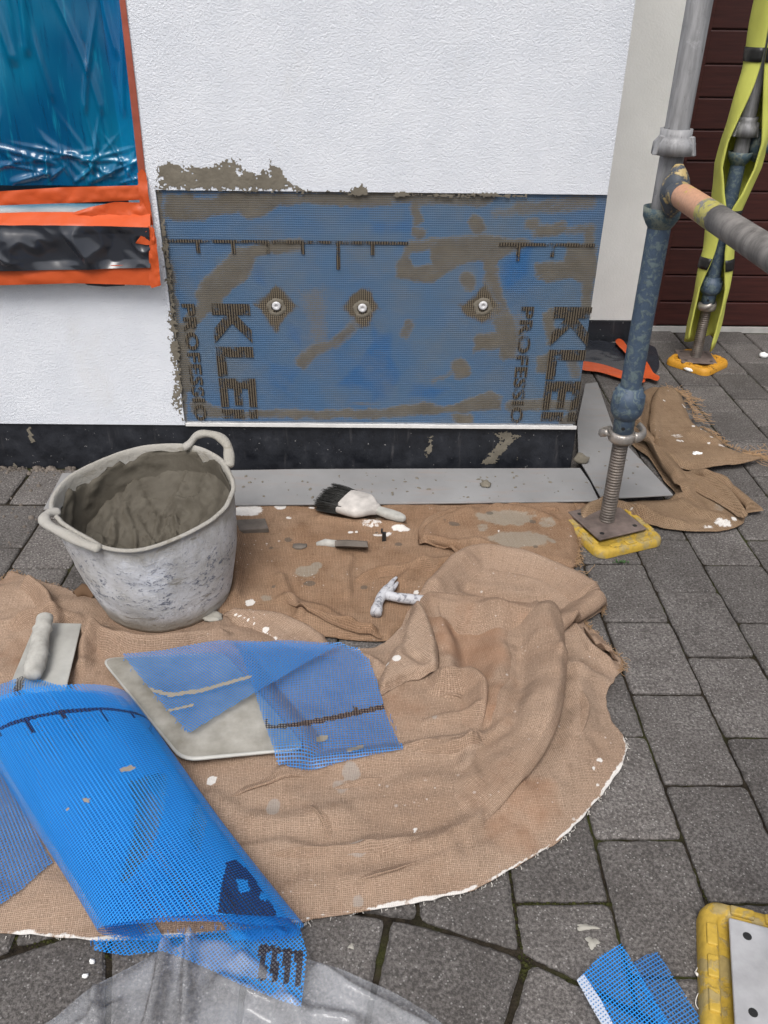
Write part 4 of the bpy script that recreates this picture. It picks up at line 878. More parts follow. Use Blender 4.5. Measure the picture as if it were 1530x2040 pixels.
# ---- big sheet in the foreground
BC = np.array([-.470, 1.502]); BR = .142      # bucket foot
hf = thing('hessian_sheet', tuple(G(700, 1500)), 'large folded hessian sheet with a white painted front edge', 'hessian')
big_crest = [(1080, 1222, .05), (1104, 1290, .05), (1106, 1390, .048), (1085, 1480, .040), (1035, 1565, .026), (965, 1632, .014), (930, 1662, .006)]
def h_front(X, Y, d):
    z = .012+.009*fbm(X, Y, 4.2, 4, 51)+.0060*fbm(X*.9+Y*.4, Y*1.2-X*.3, 13, 3, 53)+.004*(1-np.abs(fbm(X*.6+Y*.5, Y-X*.4, 9, 3, 57))*3).clip(0, 1)
    L = lambda pts: np.array([G(p[0], p[1], p[2] if len(p) > 2 else .02)[:2] for p in pts])
    z = z+ridge(X, Y, L(big_crest), .010, .03, .15)
    z = z+ridge(X, Y, L([(838, 1200, .04), (900, 1206, .045), (980, 1218, .05), (1060, 1222, .05), (1085, 1214, .05)]), .006, .02, .070)
    z = z-ridge(X, Y, L([(930, 1172), (990, 1186), (1050, 1196), (1085, 1196)]), .016, .03, .03)-ridge(X, Y, L([(905, 1255), (930, 1290), (925, 1325)]), .012, .03, .03)-ridge(X, Y, L([(1035, 1300), (1040, 1380), (1015, 1450)]), .010, .025, .025)-ridge(X, Y, L([(885, 1352), (930, 1338), (940, 1332)]), .012, .012, .012)-ridge(X, Y, L([(1122, 1290), (1124, 1390), (1104, 1470), (1050, 1560)]), .008, .03, .012)
    z = z+ridge(X, Y, L([(915, 1122, .03), (1000, 1132, .034), (1080, 1155, .034), (1150, 1185, .03), (1195, 1202, .025)]), .006, .020, .050)
    for l, h, a, b in (([(880, 1368), (935, 1350), (960, 1375), (962, 1420), (945, 1470)], .004, .016, .035), ([(850, 1440), (900, 1425), (945, 1420)], .006, .012, .02), ([(830, 1505), (900, 1490), (950, 1485)], .006, .010, .02), ([(940, 1475), (930, 1520), (945, 1560)], .006, .02, .02), ([(815, 1492), (880, 1478), (960, 1472), (1010, 1450)], .008, .02, .02), ([(950, 1640), (900, 1672), (830, 1690), (740, 1690)], .007, .02, .03),
                       ([(170, 1265), (230, 1290), (330, 1292), (440, 1268)], .014, .018, .03), ([(165, 1330), (172, 1290), (200, 1262)], .012, .02, .03), ([(560, 1540), (620, 1520), (800, 1500)], .006, .02, .03),
                       ([(1140, 1330), (1160, 1420), (1130, 1510), (1060, 1600)], .010, .05, .06), ([(1150, 1245), (1180, 1290), (1225, 1320)], .012, .012, .02), ([(1120, 1330), (1170, 1345), (1210, 1350)], .010, .02, .03), ([(880, 1250), (900, 1310), (890, 1350)], .012, .03, .05),
                       ([(640, 1295), (700, 1300), (750, 1330)], .010, .02, .02), ([(420, 1590), (480, 1630), (560, 1640), (680, 1620)], .006, .03, .03), ([(985, 1240), (1000, 1330), (985, 1420)], .014, .05, .05), ([(700, 1760), (820, 1740), (900, 1700)], .005, .03, .02),
                       ([(60, 1170), (100, 1200), (120, 1260)], .012, .02, .03), ([(0, 1240), (70, 1235), (150, 1230)], .008, .02, .03), ([(480, 1700), (560, 1680), (640, 1700), (720, 1690)], .005, .02, .03)):
        z = z+ridge(X, Y, L(l), h*1.7, a, b)
    b = np.hypot(X-BC[0], Y-BC[1]); z = np.where(True, z*smooth(BR-.01, BR+.045, b)+.001, z)
    zone = smooth(.055, 0, d); return z*(1-zone*.75)
wedge = [(1240, 1470), (1248, 1492), (1236, 1530), (1200, 1580), (1150, 1640), (1100, 1682), (1000, 1742), (920, 1780), (780, 1806), (640, 1826), (580, 1840), (400, 1862), (200, 1872), (60, 1862), (-60, 1856)]
hessian('cloth', [(-160, 1165), (-60, 1165), (0, 1156), (22, 1138), (60, 1150), (110, 1165), (160, 1180), (215, 1182), (320, 1178), (430, 1205), (470, 1235), (560, 1262), (640, 1288), (720, 1292), (762, 1282), (800, 1245), (822, 1200), (850, 1175), (900, 1128), (930, 1112), (1000, 1112), (1070, 1130), (1140, 1156), (1198, 1192), (1200, 1215), (1165, 1236), (1175, 1252), (1200, 1280), (1238, 1312), (1235, 1338),
        (1210, 1378), (1216, 1430), (1246, 1478)]+wedge[2:-1]+[(-60, 1856), (-160, 1850)], h_front, MAT['hess'], hf, step=.0052, seed=13, rot=.10, white_edge=wedge,
        paint=[(422, 1558, .012, 1.0, .9), (1195, 1520, .006, 1), (1182, 1535, .004, .9), (1192, 1563, .004, .9), (1150, 1490, .004, .7), (1025, 1530, .007, .9), (826, 1660, .005, .8), (710, 1700, .008, .5, 1.6), (160, 1270, .004, .7), (95, 1590, .006, .5), (838, 1505, .004, .7, .6), (400, 1700, .006, .4), (300, 1780, .008, .4)], rust=[(930, 1280, .085, 1.0), (1000, 1420, .06, .8), (880, 1240, .06, .8), (1060, 1600, .05, .8), (960, 1330, .06, .9), (1010, 1250, .06, .6), (600, 1290, .05, .6), (800, 1420, .06, .5), (250, 1290, .06, .7), (60, 1300, .06, .6), (1020, 1660, .05, .6)],
        dirt=[(545, 1615, .022, .9, .6), (700, 1545, .020, .8), (680, 1570, .018, .6), (865, 1440, .008, .8), (706, 1702, .014, .9, 1.6), (100, 1660, .02, .4), (712, 1795, .010, .7)], wet=[])
zf = lambda x, y: .006+h_front(np.asarray(x, float), np.asarray(y, float), np.full(np.shape(x), .2))
fold('rolled_fold', [(1100, 1216), (1113, 1262), (1119, 1330), (1115, 1410), (1095, 1486), (1048, 1560), (985, 1622), (925, 1668), (880, 1690)], MAT['hess'], hf, 1.05, 1, zf, (.04, .55), seed=3, rust=.3)
fold('rolled_fold', [(826, 1212), (860, 1206), (910, 1210), (980, 1224), (1050, 1232), (1085, 1224), (1108, 1226)], MAT['hess'], hf, .80, 1, zf, (.10, .04), seed=5, rust=.9)
fold('rolled_fold', [(828, 1206), (862, 1170), (900, 1132), (940, 1114), (1000, 1116), (1070, 1134), (1140, 1160), (1204, 1200)], MAT['hess'], hf, .80, 1, zf, (.10, .05), seed=7, wid=.8)
fold('rolled_fold', [(1206, 1208), (1196, 1222), (1166, 1240), (1128, 1262), (1104, 1290)], MAT['hess'], hf, .75, 1, zf, (.06, .15), seed=9, wid=.8)
fold('rolled_fold', [(846, 1352), (888, 1362), (924, 1352), (950, 1360), (966, 1392), (962, 1440), (944, 1486)], MAT['hess'], hf, .50, 1, zf, (.15, .4), seed=11, rust=.6)
fold('rolled_fold', [(790, 1500), (860, 1492), (930, 1486), (990, 1470)], MAT['hess'], hf, .22, 1, zf, (.3, .3), seed=12)
fold('rolled_fold', [(1232, 1318), (1206, 1318), (1180, 1286), (1158, 1262)], MAT['hess'], hf, .28, 1, zf, (.1, .3), seed=14)
fold('rolled_fold', [(150, 1340), (166, 1296), (206, 1276), (280, 1300), (360, 1296), (440, 1272)], MAT['hess'], hf, .42, 1, zf, (.2, .3), seed=15)
fold('rolled_fold', [(0, 1262), (60, 1240), (120, 1234), (170, 1240)], MAT['hess'], hf, .35, 1, zf, (.3, .3), seed=16)
fold('rolled_fold', [(60, 1158), (100, 1196), (112, 1236)], MAT['hess'], hf, .35, 1, zf, (.2, .3), seed=17)
SHARP = [(.010, -.003), (.004, .002), (.000, .010), (.001, .017), (.006, .021), (.014, .019), (.028, .010), (.046, .003), (.066, -.004)]
for i_, (l_, k_) in enumerate((([(430, 1610), (500, 1585), (580, 1560), (650, 1545)], .28), ([(470, 1726), (560, 1706), (660, 1700), (760, 1694), (850, 1668), (905, 1630)], .30), ([(640, 1580), (720, 1560), (790, 1552)], .22), ([(700, 1770), (780, 1752), (850, 1720)], .22), ([(990, 1440), (1000, 1470), (985, 1510), (950, 1545)], .4),
        ([(1150, 1380), (1172, 1430), (1150, 1500)], .35), ([(600, 1600), (640, 1650), (660, 1700)], .2), ([(190, 1290), (260, 1330), (300, 1330)], .3), ([(660, 1300), (700, 1320), (735, 1350)], .4), ([(860, 1400), (900, 1396), (940, 1404)], .3), ([(1060, 1260), (1070, 1330), (1062, 1400)], .4))):
    fold('crease', l_, MAT['hess'], hf, k_, 1 if i_ % 3 else -1, zf, (.35, .4), SHARP, 60, 40+i_)
# flap curled back at the middle
def h_leaf(X, Y, d):
    z = .040+.005*fbm(X, Y, 10, 3, 61)+ridge(X, Y, np.array([G(*p)[:2] for p in ((835, 1200, .05), (862, 1250, .055), (872, 1300, .055), (868, 1325, .05))]), .016, .012, .040)-ridge(X, Y, np.array([G(*p)[:2] for p in ((800, 1262, .04), (815, 1300, .04), (850, 1322, .04))]), .010, .02, .02)
    return z-.020*np.exp(-(d/.009)**2)
hessian('folded_flap', [(832, 1192), (856, 1228), (868, 1262), (876, 1300), (872, 1328), (845, 1337), (812, 1342), (782, 1356), (760, 1368), (752, 1346), (766, 1310), (792, 1270), (810, 1228)], h_leaf, MAT['hess'], hf, step=.004, seed=17, rot=.6, zpix=.045, paint=[(789, 1336, .009, 1.0), (771, 1340, .005, 1.0), (858, 1300, .004, 1.0, .5)])
# pinkish reverse side turned over beside the bucket
def h_turn(X, Y, d): return .018+.004*fbm(X, Y, 10, 3, 71)+ridge(X, Y, G2([(470, 1222), (560, 1232), (640, 1268)], .02), .010, .02, .03)-.010*np.exp(-(d/.008)**2)
hessian('folded_flap', [(446, 1218), (480, 1210), (540, 1218), (600, 1236), (640, 1262), (664, 1292), (620, 1296), (555, 1292), (535, 1272), (505, 1250), (470, 1240)], h_turn, MAT['hess'], hf, step=.0045, seed=19, rot=.9, zpix=.020, white_edge=[(470, 1240), (505, 1252), (535, 1274), (556, 1292)], paint=[(480, 1222, .006, .8), (530, 1262, .008, 1), (545, 1280, .008, 1), (500, 1228, .004, .8)])
# rolled corner behind at the left
mk('rolled_corner', *tube(GP([(150, 1186, .012), (166, 1176, .016), (182, 1180, .014), (190, 1190, .010)]), [.010, .016, .015, .008], 14, cap=False), MAT['hess_b'], hf)
fringe('frayed_edge', [(1165, 1238), (1180, 1258), (1205, 1285), (1238, 1312), (1234, 1338)], 110, .016, MAT['fibre'], hf, (.9, .4), .012, 6, .0005, .7)
fringe('frayed_edge', [(1192, 1190), (1202, 1200), (1198, 1216)], 40, .010, MAT['fibre'], hf, (1, -.1), .016, 7, .0005, .7)
fringe('painted_fibres', wedge, 130, .005, MAT['fibre_w'], hf, (.3, -1), .006, 8, .0005, .9)
fringe('frayed_edge', [(0, 1156), (22, 1138), (60, 1150), (160, 1180)], 50, .010, MAT['fibre'], hf, (0, 1), .012, 9, .0005, .8)

# ---- tan sheet beyond the blue pole
hr = thing('hessian_sheet', tuple(G(1350, 950)), 'tan hessian sheet bunched against the grey board behind the blue pole', 'hessian')
def h_right(X, Y, d):
    z = .012+.007*fbm(X, Y, 7, 4, 81)
    L = lambda p: G2(p, .02)
    for l, h, a, b in (([(1255, 850), (1290, 905), (1312, 950), (1345, 985)], .026, .020, .022), ([(1350, 985), (1400, 960), (1440, 975)], .016, .03, .03), ([(1280, 800), (1270, 850), (1300, 890)], .016, .02, .02), ([(1360, 1000), (1380, 1015), (1440, 1030)], .012, .03, .03), ([(1200, 1010), (1280, 1025), (1360, 1040)], .010, .02, .02), ([(1395, 1010), (1370, 985), (1350, 975)], .010, .015, .03)):
        z = z+ridge(X, Y, L(l), h, a, b)
    pd = np.hypot(X-.600, Y-1.775); z = z+.024*smooth(.15, .10, pd)
    return z*(.25+.75*smooth(0, .03, d))
hessian('cloth', [(1150, 1016), (1196, 1000), (1270, 994), (1344, 988), (1322, 952), (1296, 915), (1262, 885), (1242, 856), (1256, 815), (1272, 785), (1310, 768), (1340, 800), (1360, 860), (1395, 930), (1420, 960), (1460, 990), (1486, 1022), (1472, 1044), (1430, 1054), (1370, 1053), (1300, 1046), (1262, 1036), (1240, 1024), (1216, 1024), (1185, 1036), (1160, 1052), (1150, 1048)], h_right, MAT['hess_r'], hr, step=.006, seed=23, rot=.35, zpix=.014,
        paint=[(1440, 1044, .014, .62, 1.8), (1462, 1036, .010, .7), (1410, 1050, .010, .45, 2), (1462, 968, .006, .6, 2)], dirt=[(1250, 1012, .02, .7), (1265, 1020, .014, .7), (1430, 1015, .02, .5), (1330, 985, .03, .4)])
def h_r2(X, Y, d): return .034+.006*fbm(X, Y, 8, 3, 91)+ridge(X, Y, G2([(1390, 940), (1440, 975), (1484, 1018)], .04), .012, .03, .012)-.012*np.exp(-(d/.010)**2)
hessian('folded_flap', [(1335, 920), (1370, 935), (1418, 940), (1452, 965), (1476, 995), (1490, 1022), (1474, 1022), (1440, 1000), (1400, 978), (1362, 955), (1340, 940)], h_r2, MAT['hess_r'], hr, step=.005, seed=25, rot=.5, zpix=.036, paint=[(1455, 972, .010, .9, 1.6), (1465, 985, .006, .7, 3)])
def h_r3(X, Y, d): return .036+.007*fbm(X, Y, 7, 4, 95)+ridge(X, Y, G2([(1306, 905), (1296, 850), (1300, 800), (1312, 775)], .04), .014, .014, .04)+ridge(X, Y, G2([(1380, 870), (1420, 885), (1450, 880)], .03), .010, .02, .03)-(.016+.016*smooth(2.35, 2.1, Y)*0)*np.exp(-(d/.012)**2)
hessian('folded_flap', [(1306, 905), (1294, 860), (1296, 810), (1308, 774), (1345, 772), (1362, 790), (1375, 830), (1398, 852), (1425, 870), (1450, 890), (1490, 902), (1520, 905), (1490, 914), (1450, 920), (1412, 926), (1385, 932), (1350, 926), (1322, 912)], h_r3, MAT['hess_r'], hr, step=.005, seed=27, rot=.2, zpix=.034,
        paint=[(1378, 866, .008, .75), (1404, 876, .008, .75), (1392, 872, .005, .8), (1345, 885, .014, .5, 1.6), (1350, 895, .010, .55, 2), (1440, 905, .012, .55, 2), (1360, 818, .010, .7), (1320, 815, .006, .7), (1412, 892, .008, .8), (1433, 892, .006, .8), (1408, 900, .006, .8)])
zr = lambda x, y: .006+h_right(np.asarray(x, float), np.asarray(y, float), np.full(np.shape(x), .2))
fold('rolled_fold', [(1352, 992), (1330, 960), (1300, 920), (1268, 890), (1246, 862), (1256, 826), (1272, 794)], MAT['hess_r'], hr, .75, 1, zr, (.12, .2), seed=31, wid=.8)
fold('rolled_fold', [(1318, 925), (1300, 900), (1296, 850), (1302, 806), (1312, 780)], MAT['hess_r'], hr, .70, 1, zr, (.15, .2), seed=32, wid=.7)
fold('rolled_fold', [(1488, 1026), (1458, 1002), (1420, 980), (1380, 962), (1345, 948)], MAT['hess_r'], hr, .60, 1, zr, (.05, .2), seed=33, wid=.8)
fold('rolled_fold', [(1462, 924), (1420, 934), (1385, 940), (1350, 932), (1320, 916)], MAT['hess_r'], hr, .65, 1, zr, (.25, .1), seed=34, wid=.7)
fringe('frayed_edge', [(1320, 772), (1350, 780), (1372, 800), (1385, 840)], 130, .055, MAT['fibre'], hr, (.8, .3), .020, 11, .0008, .8)
fringe('frayed_edge', [(1398, 850), (1425, 868), (1450, 888), (1500, 903)], 90, .030, MAT['fibre'], hr, (.9, .5), .020, 12, .0008, .7)
fringe('frayed_edge', [(1480, 902), (1515, 906)], 40, .090, MAT['fibre'], hr, (1, 0), .018, 13, .0008, .6)
def zc(X, Y): X = np.atleast_1d(np.asarray(X, float)); Y = np.atleast_1d(np.asarray(Y, float)); return .006+h_front(X, Y, np.full(X.shape, .2))   # top of the big hessian sheet
# ------------------------------------------------------------------ boards on the ground
def slab(name, pts, z, th, mat, label, cat, group=None):
    P = GP(pts, z+th); n = len(P); V = [(p[0], p[1], z) for p in P]+[(p[0], p[1], z+th) for p in P]
    Ff = [tuple(range(n-1, -1, -1)), tuple(range(n, 2*n))]+[(i, (i+1) % n, (i+1) % n+n, i+n) for i in range(n)]
    c = P.mean(0); o = mk(name, V, Ff, mat, sm=False, loc=(c[0], c[1], z)); bevel(o, .0012, 1); return tag(o, label, cat, group)
slab('floor_board', [(124, 942), (86, 1014), (470, 1005), (830, 1002), (1194, 997), (1176, 960), (1156, 932), (600, 934)], .020, .005, MAT['board'], 'long grey board lying along the foot of the wall', 'board', 'grey boards')
slab('floor_board', [(1166, 764), (1190, 761), (1226, 862), (1298, 938), (1341, 985), (1270, 989), (1198, 992), (1172, 945), (1152, 912), (1150, 840)], .026, .005, MAT['board'], 'grey board with cut corner running past the house corner', 'board', 'grey boards')
def lump(name, px, py, r, mat, label, cat, z=.02, sq=.5, seed=1, group=None, seg=14):
    c = G(px, py, z); V = []; Ff = []; n = 8
    for i in range(n+1):
        th = math.pi*i/n
        for k in range(seg):
            ph = 2*math.pi*k/seg; d = np.array([math.sin(th)*math.cos(ph), math.sin(th)*math.sin(ph), math.cos(th)])
            q = 1+.55*float(fbm(d[0]*1.3+seed, d[1]*1.3+d[2], 1.4, 3, seed)); V.append((c[0]+r*q*d[0], c[1]+r*q*d[1]*.8, c[2]+r*sq*q*(d[2]+.75)))
    for i in range(n):
        for k in range(seg): a, b = i*seg+k, i*seg+(k+1) % seg; Ff.append((a, a+seg, b+seg, b))
    o = mk(name, V, Ff, mat, loc=tuple(c)); return tag(o, label, cat, group)
lump('mortar_lump', 1157, 921, .022, MAT['smear'], 'jagged mortar lump where the two grey boards meet', 'mortar', .030, .6, 3, 'mortar lumps')
lump('mortar_lump', 967, 968, .016, MAT['smear'], 'round mortar blob on the long grey board', 'mortar', .025, .45, 5, 'mortar lumps')
lump('mortar_lump', 597, 1090, .017, MAT['wood'], 'flat dark mortar blob left of the crusted stick', 'mortar', .014, .25, 8, 'mortar lumps')
lump('mortar_lump', 425, 1232, .022, MAT['mortar_dry'], 'flat grey mortar flake at the foot of the tub', 'mortar', .010, .25, 13, 'mortar lumps')
crn = np.random.default_rng(21); cv_ = []
for k in range(95):
    px_, py_ = crn.uniform(480, 1180), crn.uniform(938, 992)
    if k > 70: px_, py_ = crn.uniform(1190, 1300), crn.uniform(850, 975)
    c = G(px_, py_, .026 if k <= 70 else .0315); r = crn.uniform(.0012, .0042)
    v, f = lathe([(r, -.0005), (r*.8, r*.35), (.0002, r*.5)], (0, 0), 6); a = crn.uniform(0, 6); q = crn.uniform(.5, 2.2)
    cv_.append(([(c[0]+(x*q*math.cos(a)-y*math.sin(a)), c[1]+(x*q*math.sin(a)+y*math.cos(a)), c[2]+z) for x, y, z in v], f))
tag(mk('mortar_crumbs', *merge(*cv_), MAT['smear']), 'small mortar crumbs scattered over the grey boards', 'crumbs', kind='stuff')
# soil and rubble line along the wall foot at the left
rv = []
for k in range(220):
    x = crn.uniform(-1.25, -.87); y = 2.090+crn.normal(0, .010) if k < 150 else crn.uniform(1.70, 2.09); r = abs(crn.normal(0, .0035))+.0015
    y = min(y, 2.108-r); v, f = lathe([(r, -.003), (r*.9, r*.5), (.0002, r*.9)], (x, y), 6); rv.append((v, f))
tag(mk('wall_foot_grit', *merge(*rv), MAT['wood']), 'dark grit along the foot of the black plinth', 'grit', kind='stuff')

# ------------------------------------------------------------------ mortar tub
tub = thing('mortar_tub', (BC[0], BC[1], .003), 'mortar-crusted rubber tub with two loop handles, holding wet mortar', 'tub')
rimz = .262
rim_px = [(100, 1002, .262), (112, 975, .264), (145, 945, .266), (200, 918, .268), (270, 893, .270), (345, 886, .272), (400, 893, .276), (440, 915, .276), (462, 948, .268), (464, 985, .262), (440, 1022, .258), (395, 1052, .256), (335, 1080, .255), (270, 1097, .255), (212, 1092, .255), (170, 1070, .257), (130, 1046, .262), (106, 1024, .262)]
rim = spline(GP(rim_px), 8, True); n = len(rim)
cen = np.r_[BC, 0]; ang = np.unwrap(np.arctan2(rim[:, 1]-rim[:, 1].mean(), rim[:, 0]-rim[:, 0].mean()))
foot = np.stack([BC[0]+BR*np.cos(ang)*.98, BC[1]+BR*np.sin(ang)*.96, np.full(n, .006)], 1)
def tub_ring(t, off=0.0):
    b = foot*(1-t)+rim*t; bul = .010*math.sin(math.pi*t); c = b.mean(0); d = b-c; d[:, 2] = 0; L = np.linalg.norm(d, axis=1)[:, None]
    q = b+d/L*(bul+off); q[:, 2] = foot[:, 2]*(1-t)+rim[:, 2]*t
    dent = .003*fbm(np.cos(ang)*2+t, np.sin(ang)*2+t*3, 2.2, 3, 7); q[:, :2] += (d/L)[:, :2]*dent[:, None]
    return q
rings = []
b0 = tub_ring(0); c0 = b0.mean(0)
r_ = b0.copy(); r_[:, :2] = c0[:2]+(b0-c0)[:, :2]*.02; r_[:, 2] = .005; rings.append(r_)
r_ = b0.copy(); r_[:, :2] = c0[:2]+(b0-c0)[:, :2]*.90; r_[:, 2] = .005; rings.append(r_)
r_ = tub_ring(.02); r_[:, 2] = .010; rings.append(r_)
for t in np.linspace(.05, .985, 22): rings.append(tub_ring(t))
rings.append(tub_ring(.992, .0035)); rr = tub_ring(1.0, .0035); rr[:, 2] += .001; rings.append(rr); rr = tub_ring(1.0, -.001); rr[:, 2] += .004; rings.append(rr); rr = tub_ring(1.0, -.0055); rr[:, 2] += .002; rings.append(rr)
for t in np.linspace(.97, .30, 10): rings.append(tub_ring(t, -.006))
V, Ff = loft(rings, True)
body = mk('tub_body', V, Ff, MAT['bucket'], tub)
def grip(pts, rad):
    P = spline(GP(pts), 6); return tube(P, rad*np.r_[.6, np.ones(len(P)-2), .6]*(1+.10*np.sin(np.arange(len(P))*.55)), 14, squash=.72)
mk('handle', *grip([(366, 893, .272), (378, 884, .282), (392, 868, .300), (412, 864, .306), (436, 870, .304), (452, 886, .294), (456, 905, .280), (457, 930, .270)], .0115), MAT['bucket'], tub)
mk('handle', *grip([(118, 1020, .262), (100, 1022, .268), (88, 1032, .270), (96, 1046, .264), (130, 1064, .260), (165, 1082, .258), (200, 1094, .256)], .0112), MAT['bucket'], tub)
# wet mortar: heaped up the back wall, hollowed at the front
mc = rim.mean(0); V = []; nr = 72
back = np.array([.52, .85]); back /= np.linalg.norm(back)
for i in range(nr+1):
    t = i/nr
    for k in range(n):
        tt = tub_ring(.55, -.004)[k] if False else None
        V.append((t, k))
lv = [tub_ring(s, -.0062) for s in np.linspace(.3, 1.0, 36)]; lvz = np.linspace(.3, 1.0, 36)
VV = np.zeros((nr+1, n, 3))
dirn = (rim-mc)[:, :2]; dirn = dirn/np.linalg.norm(dirn, axis=1)[:, None]; up_ = dirn @ back
edge_s = np.clip(.52+.32*smooth(-.6, .9, up_)+.05*np.sin(ang*2+1), .42, .88)
for k in range(n):
    s = edge_s[k]; e = np.array([np.interp(s, lvz, [l[k][c] for l in lv]) for c in range(3)])
    VV[nr, k] = e
ctr = VV[nr].mean(0); low = .100
for i in range(nr):
    t = i/nr
    for k in range(n):
        e = VV[nr, k]; x, y = ctr[0]+(e[0]-ctr[0])*t, ctr[1]+(e[1]-ctr[1])*t
        VV[i, k] = (x, y, low+(e[2]-low)*t**2.3)
X, Y = VV[..., 0], VV[..., 1]; fade = (1-smooth(.93, 1.0, np.linspace(0, 1, nr+1)))[:, None]
q = fbm(X*.9+Y*.5, Y*1.1-X*.4, 11, 4, 101); rid = 1-np.abs(fbm(X+.02*q, Y, 15, 4, 103))*3.2; rid2 = 1-np.abs(fbm(X*.7+Y*.9+.01*q, Y-X*.5, 34, 3, 107))*3
VV[..., 2] += fade*(.018*q+.013*np.clip(rid, 0, 1)**3+.007*np.clip(rid2, 0, 1)**4)
for l_, h_, w_ in (([(362, 905), (372, 940), (376, 965), (352, 985)], .014, .007), ([(300, 915), (318, 945), (345, 962)], .012, .007), ([(392, 892), (400, 925), (425, 960)], .013, .007), ([(250, 945), (275, 975), (310, 1000)], .011, .008), ([(300, 1010), (325, 992), (352, 986), (392, 990), (430, 985)], .016, .007), ([(352, 990), (346, 1020), (350, 1050)], .012, .006), ([(200, 985), (225, 1010), (215, 1040)], .010, .008), ([(190, 1030), (240, 1052), (300, 1060)], .011, .007), ([(232, 985), (262, 1015), (258, 1045)], .010, .007), ([(330, 925), (350, 930), (362, 945)], .010, .006), ([(410, 930), (436, 945), (446, 965)], .010, .006), ([(270, 1000), (300, 1030), (296, 1055)], .010, .006)):
    VV[..., 2] += fade*ridge(X, Y, spline(GP(l_, .185), 6)[:, :2], h_, w_*.5, w_*2.2)
# a trowel cut
cp = G(355, 1030, .2); VV[..., 2] -= fade*.022*np.exp(-((X-cp[0])/.035)**2-((Y-cp[1])/.06)**2)
I = np.arange((nr+1)*n).reshape(nr+1, n); Q = [(I[i, k], I[i+1, k], I[i+1, (k+1) % n], I[i, (k+1) % n]) for i in range(nr) for k in range(n)]
mk('wet_mortar', VV.reshape(-1, 3), Q, MAT['mortar'], tub)
# smears of mortar stuck inside the rim
ss = np.linspace(.38, .985, 30); V = []; m_ = len(ss)
for k in range(n):
    ca_, sa_ = math.cos(ang[k]), math.sin(ang[k])
    top = .905+.085*float(fbm(3*ca_+.7*math.cos(7*ang[k]), 3*sa_, 1.6, 4, 5))+.045*max(0, up_[k])
    for s in ss:
        s2 = min(s, top); p = np.array([np.interp(s2, lvz, [l[k][c] for l in lv]) for c in range(3)]); dv = np.r_[(mc-p)[:2], 0]; dv /= np.linalg.norm(dv)
        V.append(p+dv*((.0035+.011*max(0, float(fbm(5*ca_+s*9, 5*sa_-s*7, 1.0, 4, 9))))*(1 if s < top else .3)))
mk('mortar_smear', V, [(k*m_+j_, k*m_+j_+1, ((k+1) % n)*m_+j_+1, ((k+1) % n)*m_+j_) for k in range(n) for j_ in range(m_-1)], MAT['mortar'], tub)

# ------------------------------------------------------------------ hawk (square plate with a grip beneath)
hk = thing('plaster_hawk', tuple(G(400, 1420)), 'rounded steel hawk plate smeared with mortar, under the netting scrap', 'hawk')
Lc, Bc, Rc_, Tc = GP([(200, 1312, .050), (362, 1516, .040), (612, 1492, .034), (446, 1300, .044)])
def quad_round(c4, r, off=0, n=6):
    out = []
    for i in range(4):
        p = c4[i]; a = c4[i-1]; b = c4[(i+1) % 4]; ea = (a-p)/np.linalg.norm(a-p); eb = (b-p)/np.linalg.norm(b-p)
        for t in np.linspace(0, 1, n): out.append((1-t)**2*(p+ea*r)+2*t*(1-t)*p+t*t*(p+eb*r))
    return np.array(out)+np.array([0, 0, off])
ring0 = quad_round([Lc, Bc, Rc_, Tc], .028); cH = ring0.mean(0)
def inset(R, d, dz): 
    v = cH-R; return R+v/np.linalg.norm(v, axis=1)[:, None]*d+np.array([0, 0, dz])
V, Ff = loft([ring0+np.array([0, 0, -.003]), inset(ring0, -.001, -.001), ring0+np.array([0, 0, .001]), inset(ring0, .006, .0015)], True); mk('plate', V, Ff, MAT['steel'], hk)
# wet mortar left on it
PH = np.array([p[:2] for p in inset(ring0, .005, 0)]); XY, Fq, d = grid_sheet(PH, .004)
nrm = np.cross(Bc-Lc, Tc-Lc); zpl = Lc[2]-(nrm[0]*(XY[:, 0]-Lc[0])+nrm[1]*(XY[:, 1]-Lc[1]))/nrm[2]
hh = .0022+.004*smooth(0, .03, d)*(.4+np.clip(fbm(XY[:, 0], XY[:, 1], 22, 4, 131), -.3, 1)); mk('mortar_layer', np.c_[XY, zpl+hh], Fq, m_plaster('mortar on hawk', (.125, .114, .088), (.33, .315, .28), .75, .55), hk)
gp = G(375, 1508, .02); mk('grip', *tube([(cH[0], cH[1], .028), (cH[0]*.4+gp[0]*.6, cH[1]*.4+gp[1]*.6, .024), (gp[0], gp[1]+.004, .020)], [.013, .017, .013], 14), MAT['plate'], hk)

# ------------------------------------------------------------------ finishing trowel
tw = thing('finishing_trowel', tuple(G(100, 1300)), 'mortar-caked finishing trowel half under the blue netting', 'trowel')
tp = GP([(72, 1242, .036), (163, 1244, .040), (128, 1392, .040), (18, 1372, .036)]); tn = 4
V = [tuple(p) for p in tp]+[tuple(p+np.array([0, 0, .003])) for p in tp]
o = mk('blade', V, [(3, 2, 1, 0), (4, 5, 6, 7)]+[(i, (i+1) % 4, (i+1) % 4+4, i+4) for i in range(4)], MAT['steel'], tw, sm=False); bevel(o, .001, 1)
hp_ = spline(GP([(90, 1227, .072), (89, 1234, .071), (86, 1248, .070), (80, 1272, .067), (76, 1300, .064), (70, 1325, .061), (66, 1342, .060), (63, 1352, .058)]), 4); mk('handle', *tube(hp_, np.interp(np.linspace(0, 1, len(hp_)), [0, .04, .12, .35, .55, .72, .88, 1], [.009, .015, .0175, .0165, .0185, .0195, .0170, .009])*(1+.06*np.random.default_rng(3).normal(0, 1, len(hp_))), 16, squash=.85), MAT['handle'], tw)
